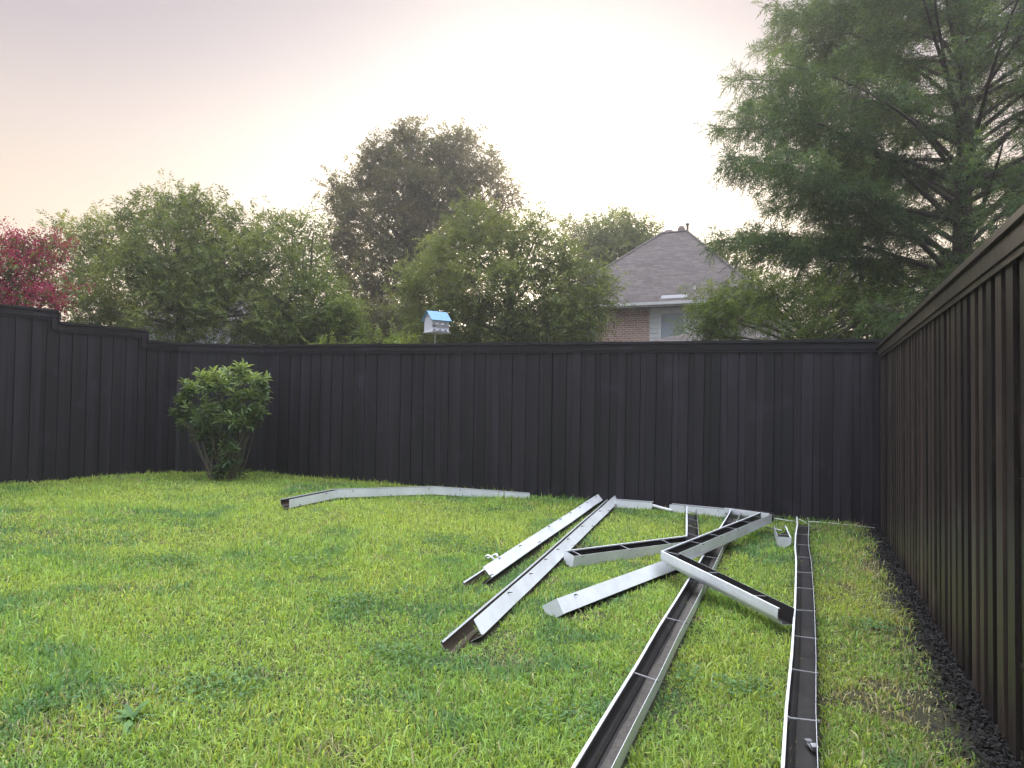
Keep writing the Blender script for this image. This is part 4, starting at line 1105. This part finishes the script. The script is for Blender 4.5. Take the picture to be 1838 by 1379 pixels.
def shrub():
    rng = np.random.RandomState(5); rr = random.Random(5)
    Y = 13.45; base = at_ground(402, 862, 0); Y = base.y
    root = thing('garden_shrub', 'leafy multi-stemmed shrub with bare lower stems standing against the back fence', 'shrub', base)
    mb = MB(); tips = []
    lob = [(345, 715, 24), (365, 690, 22), (335, 740, 18), (390, 690, 24), (415, 675, 26), (440, 690, 28), (462, 680, 16), (400, 720, 34), (440, 725, 30), (365, 740, 26), (455, 745, 18), (420, 755, 24), (385, 765, 18), (430, 665, 14), (470, 700, 10), (352, 765, 14), (378, 800, 20), (415, 810, 22), (395, 835, 20), (425, 846, 14), (445, 760, 14), (365, 780, 18), (400, 790, 24), (335, 700, 12), (325, 720, 10), (320, 738, 8), (330, 765, 8), (470, 715, 10), (468, 735, 8)]
    PP, DD, TT = [], [], []
    for px, py, rp in lob:
        c = at(px, py, Y + rr.uniform(-.35, .25)); Rl = rp * Y / F
        s = base + Vector(((c.x - base.x) * rr.uniform(.18, .45), rr.uniform(-.10, .10), 0))
        if py < 790:
            mid = s.lerp(c, .5) + Vector((rr.uniform(-.06, .06) , 0, .05))
            mb.tube([s, s.lerp(mid, .5) + Vector((rr.uniform(-.03, .03), 0, 0)), mid, mid.lerp(c, .5), c], [.008, .007, .006, .005, .003], 5, cap=False)
        ns = max(3, int(rp * (.42 if py < 770 else .40)))
        for k in range(ns):
            u = Vector(nrm(rng.normal(size=(1, 3)))[0]); e = c + u * Rl * rr.uniform(.35, 1.0)
            mb.tube([c, c.lerp(e, .5) + Vector((0, 0, .02)), e], [.005, .004, .003], 3, cap=False)
            dirn = (u * .7 + Vector((0, -.15, .75))).normalized()
            nlv = 12 if py < 770 else 9
            for q in range(nlv):
                a = q * 2.4 + rr.random(); o = dirn.orthogonal().normalized(); b = dirn.cross(o)
                ra = (o * math.cos(a) + b * math.sin(a))
                PP.append(e + dirn * (.012 * q - .09)); DD.append(dirn * (.15 + .07 * q) + ra * .9 + Vector((rr.gauss(0, .1), rr.gauss(0, .1), -.05)))
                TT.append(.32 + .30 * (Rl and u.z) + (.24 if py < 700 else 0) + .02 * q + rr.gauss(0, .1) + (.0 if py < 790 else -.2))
    # a few long bare or pale stems leaning right
    for dx, dx2, hh in ((.06, .50, 1.05), (.10, .42, .8), (.14, .55, .95), (-.22, -.34, .6), (-.2, -.15, .9), (.0, .08, .45)):
        mb.tube([base + Vector((dx, -.05, 0)), base + Vector((dx * .6 + dx2 * .4, -.07, hh * .5)), base + Vector((dx2, -.08, hh))], [.013, .011, .006], 5, cap=False)
    obj('stem', mb, ['pale_stem'], root, smooth=True)
    P = np.array([list(p) for p in PP]); A = nrm(np.array([list(d) for d in DD])); n = len(P)
    # leaves of six points with a folded midrib
    L_ = rng.uniform(.085, .165, n); W_ = L_ * rng.uniform(.30, .40, n)
    S = nrm(np.cross(A, np.array([0, 0, 1.0]) + rng.normal(0, .35, (n, 3)))); Nn = np.cross(S, A)
    V = np.empty((n, 6, 3)); L1 = L_[:, None]; W1 = W_[:, None]
    V[:, 0] = P; V[:, 1] = P + A * L1 * .35 + S * W1 * .45 + Nn * W1 * .18; V[:, 2] = P + A * L1 * .72 + S * W1 * .36 + Nn * W1 * .08 - Nn * L1 * .03
    V[:, 3] = P + A * L1 - Nn * L1 * .12; V[:, 4] = P + A * L1 * .72 - S * W1 * .36 + Nn * W1 * .08 - Nn * L1 * .03; V[:, 5] = P + A * L1 * .35 - S * W1 * .45 + Nn * W1 * .18
    base_i = np.arange(n)[:, None] * 6
    loops = (base_i + np.array([0, 1, 2, 3, 0, 3, 4, 5])[None]).ravel()
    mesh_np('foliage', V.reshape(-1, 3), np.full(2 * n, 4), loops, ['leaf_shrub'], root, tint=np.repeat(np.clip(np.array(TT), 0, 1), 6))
shrub()

def weeds():
    rr = random.Random(12)
    spots = [(238, 1300, .14, 'broad-leaved weed rosette in the yellowish lawn near the bottom left')]
    for i, (px, py, s, lab) in enumerate(spots):
        b = at_ground(px, py, .0); r = thing('lawn_weed', lab, 'weed', b)
        mb = MB()
        for k in range(rr.randint(24, 30)):
            a = rr.uniform(0, 6.28); el = rr.uniform(.1, 1.2); L_ = s * rr.uniform(.35, 1.15); w = L_ * .10
            h = Vector((math.cos(a), math.sin(a), 0)); sd = Vector((-h.y, h.x, 0)); pl, pr = [], []
            for q in range(7):
                t = q / 6; p = b + h * (L_ * t * math.cos(el) * (1 + .25 * t)) + Vector((0, 0, .02 + L_ * (math.sin(el) * t - .45 * t * t)))
                ww = w * math.sin(math.pi * min(.98, .12 + .86 * t)) * (1.25 if q % 2 else .75)
                pl.append(p + sd * ww); pr.append(p - sd * ww + Vector((0, 0, ww * .3)))
            mb.add(pl + pr, [(q, q + 1, 8 + q, 7 + q) for q in range(6)], 0, rr.random())
        obj('leaf', mb, ['leaf_weed'], r)
    b = at_ground(1052, 1000, .0); r = thing('dead_weed', 'wilted brown weed tuft slumped over the capped end of the L shaped gutter', 'weed', b)
    mb = MB()
    for k in range(46):
        a = rr.uniform(0, 6.28); L_ = rr.uniform(.08, .20); h = Vector((math.cos(a), math.sin(a) * .5, 0)); o = b + Vector((rr.uniform(-.10, .12), rr.uniform(-.05, .05), 0))
        p1 = o + h * L_ * .25 + Vector((0, 0, L_ * .7)); p2 = p1 + h * L_ * .5 + Vector((0, 0, -.02)); sd = Vector((-h.y, h.x, 0)) * rr.uniform(.003, .010)
        mb.add([o - sd, o + sd, p1 + sd, p1 - sd, p2], [(0, 1, 2, 3), (3, 2, 4)], 0, rr.random())
    obj('stalk', mb, ['leaf_dead'], r)
weeds()

def haze(density=.0030):  # air haze that also stands in for lens glare washing out the trees
    mb = MB(); mb.box((-181, -61, -2.6), (362, 0, 0), (0, 322, 0), (0, 0, 20.5))
    m = bpy.data.materials.new('evening_haze'); m.use_nodes = True; t = m.node_tree; t.nodes.clear()
    v = N(t, 'ShaderNodeVolumePrincipled'); v.inputs['Color'].default_value = (.98, .96, .95, 1); v.inputs['Density'].default_value = density; v.inputs['Anisotropy'].default_value = .68
    o = N(t, 'ShaderNodeOutputMaterial'); t.links.new(v.outputs[0], o.inputs['Volume']); M['haze'] = m
    o = obj('haze', mb, ['haze']); tag(o, 'thin evening haze in the air over the whole place', 'haze', kind='stuff')
haze()
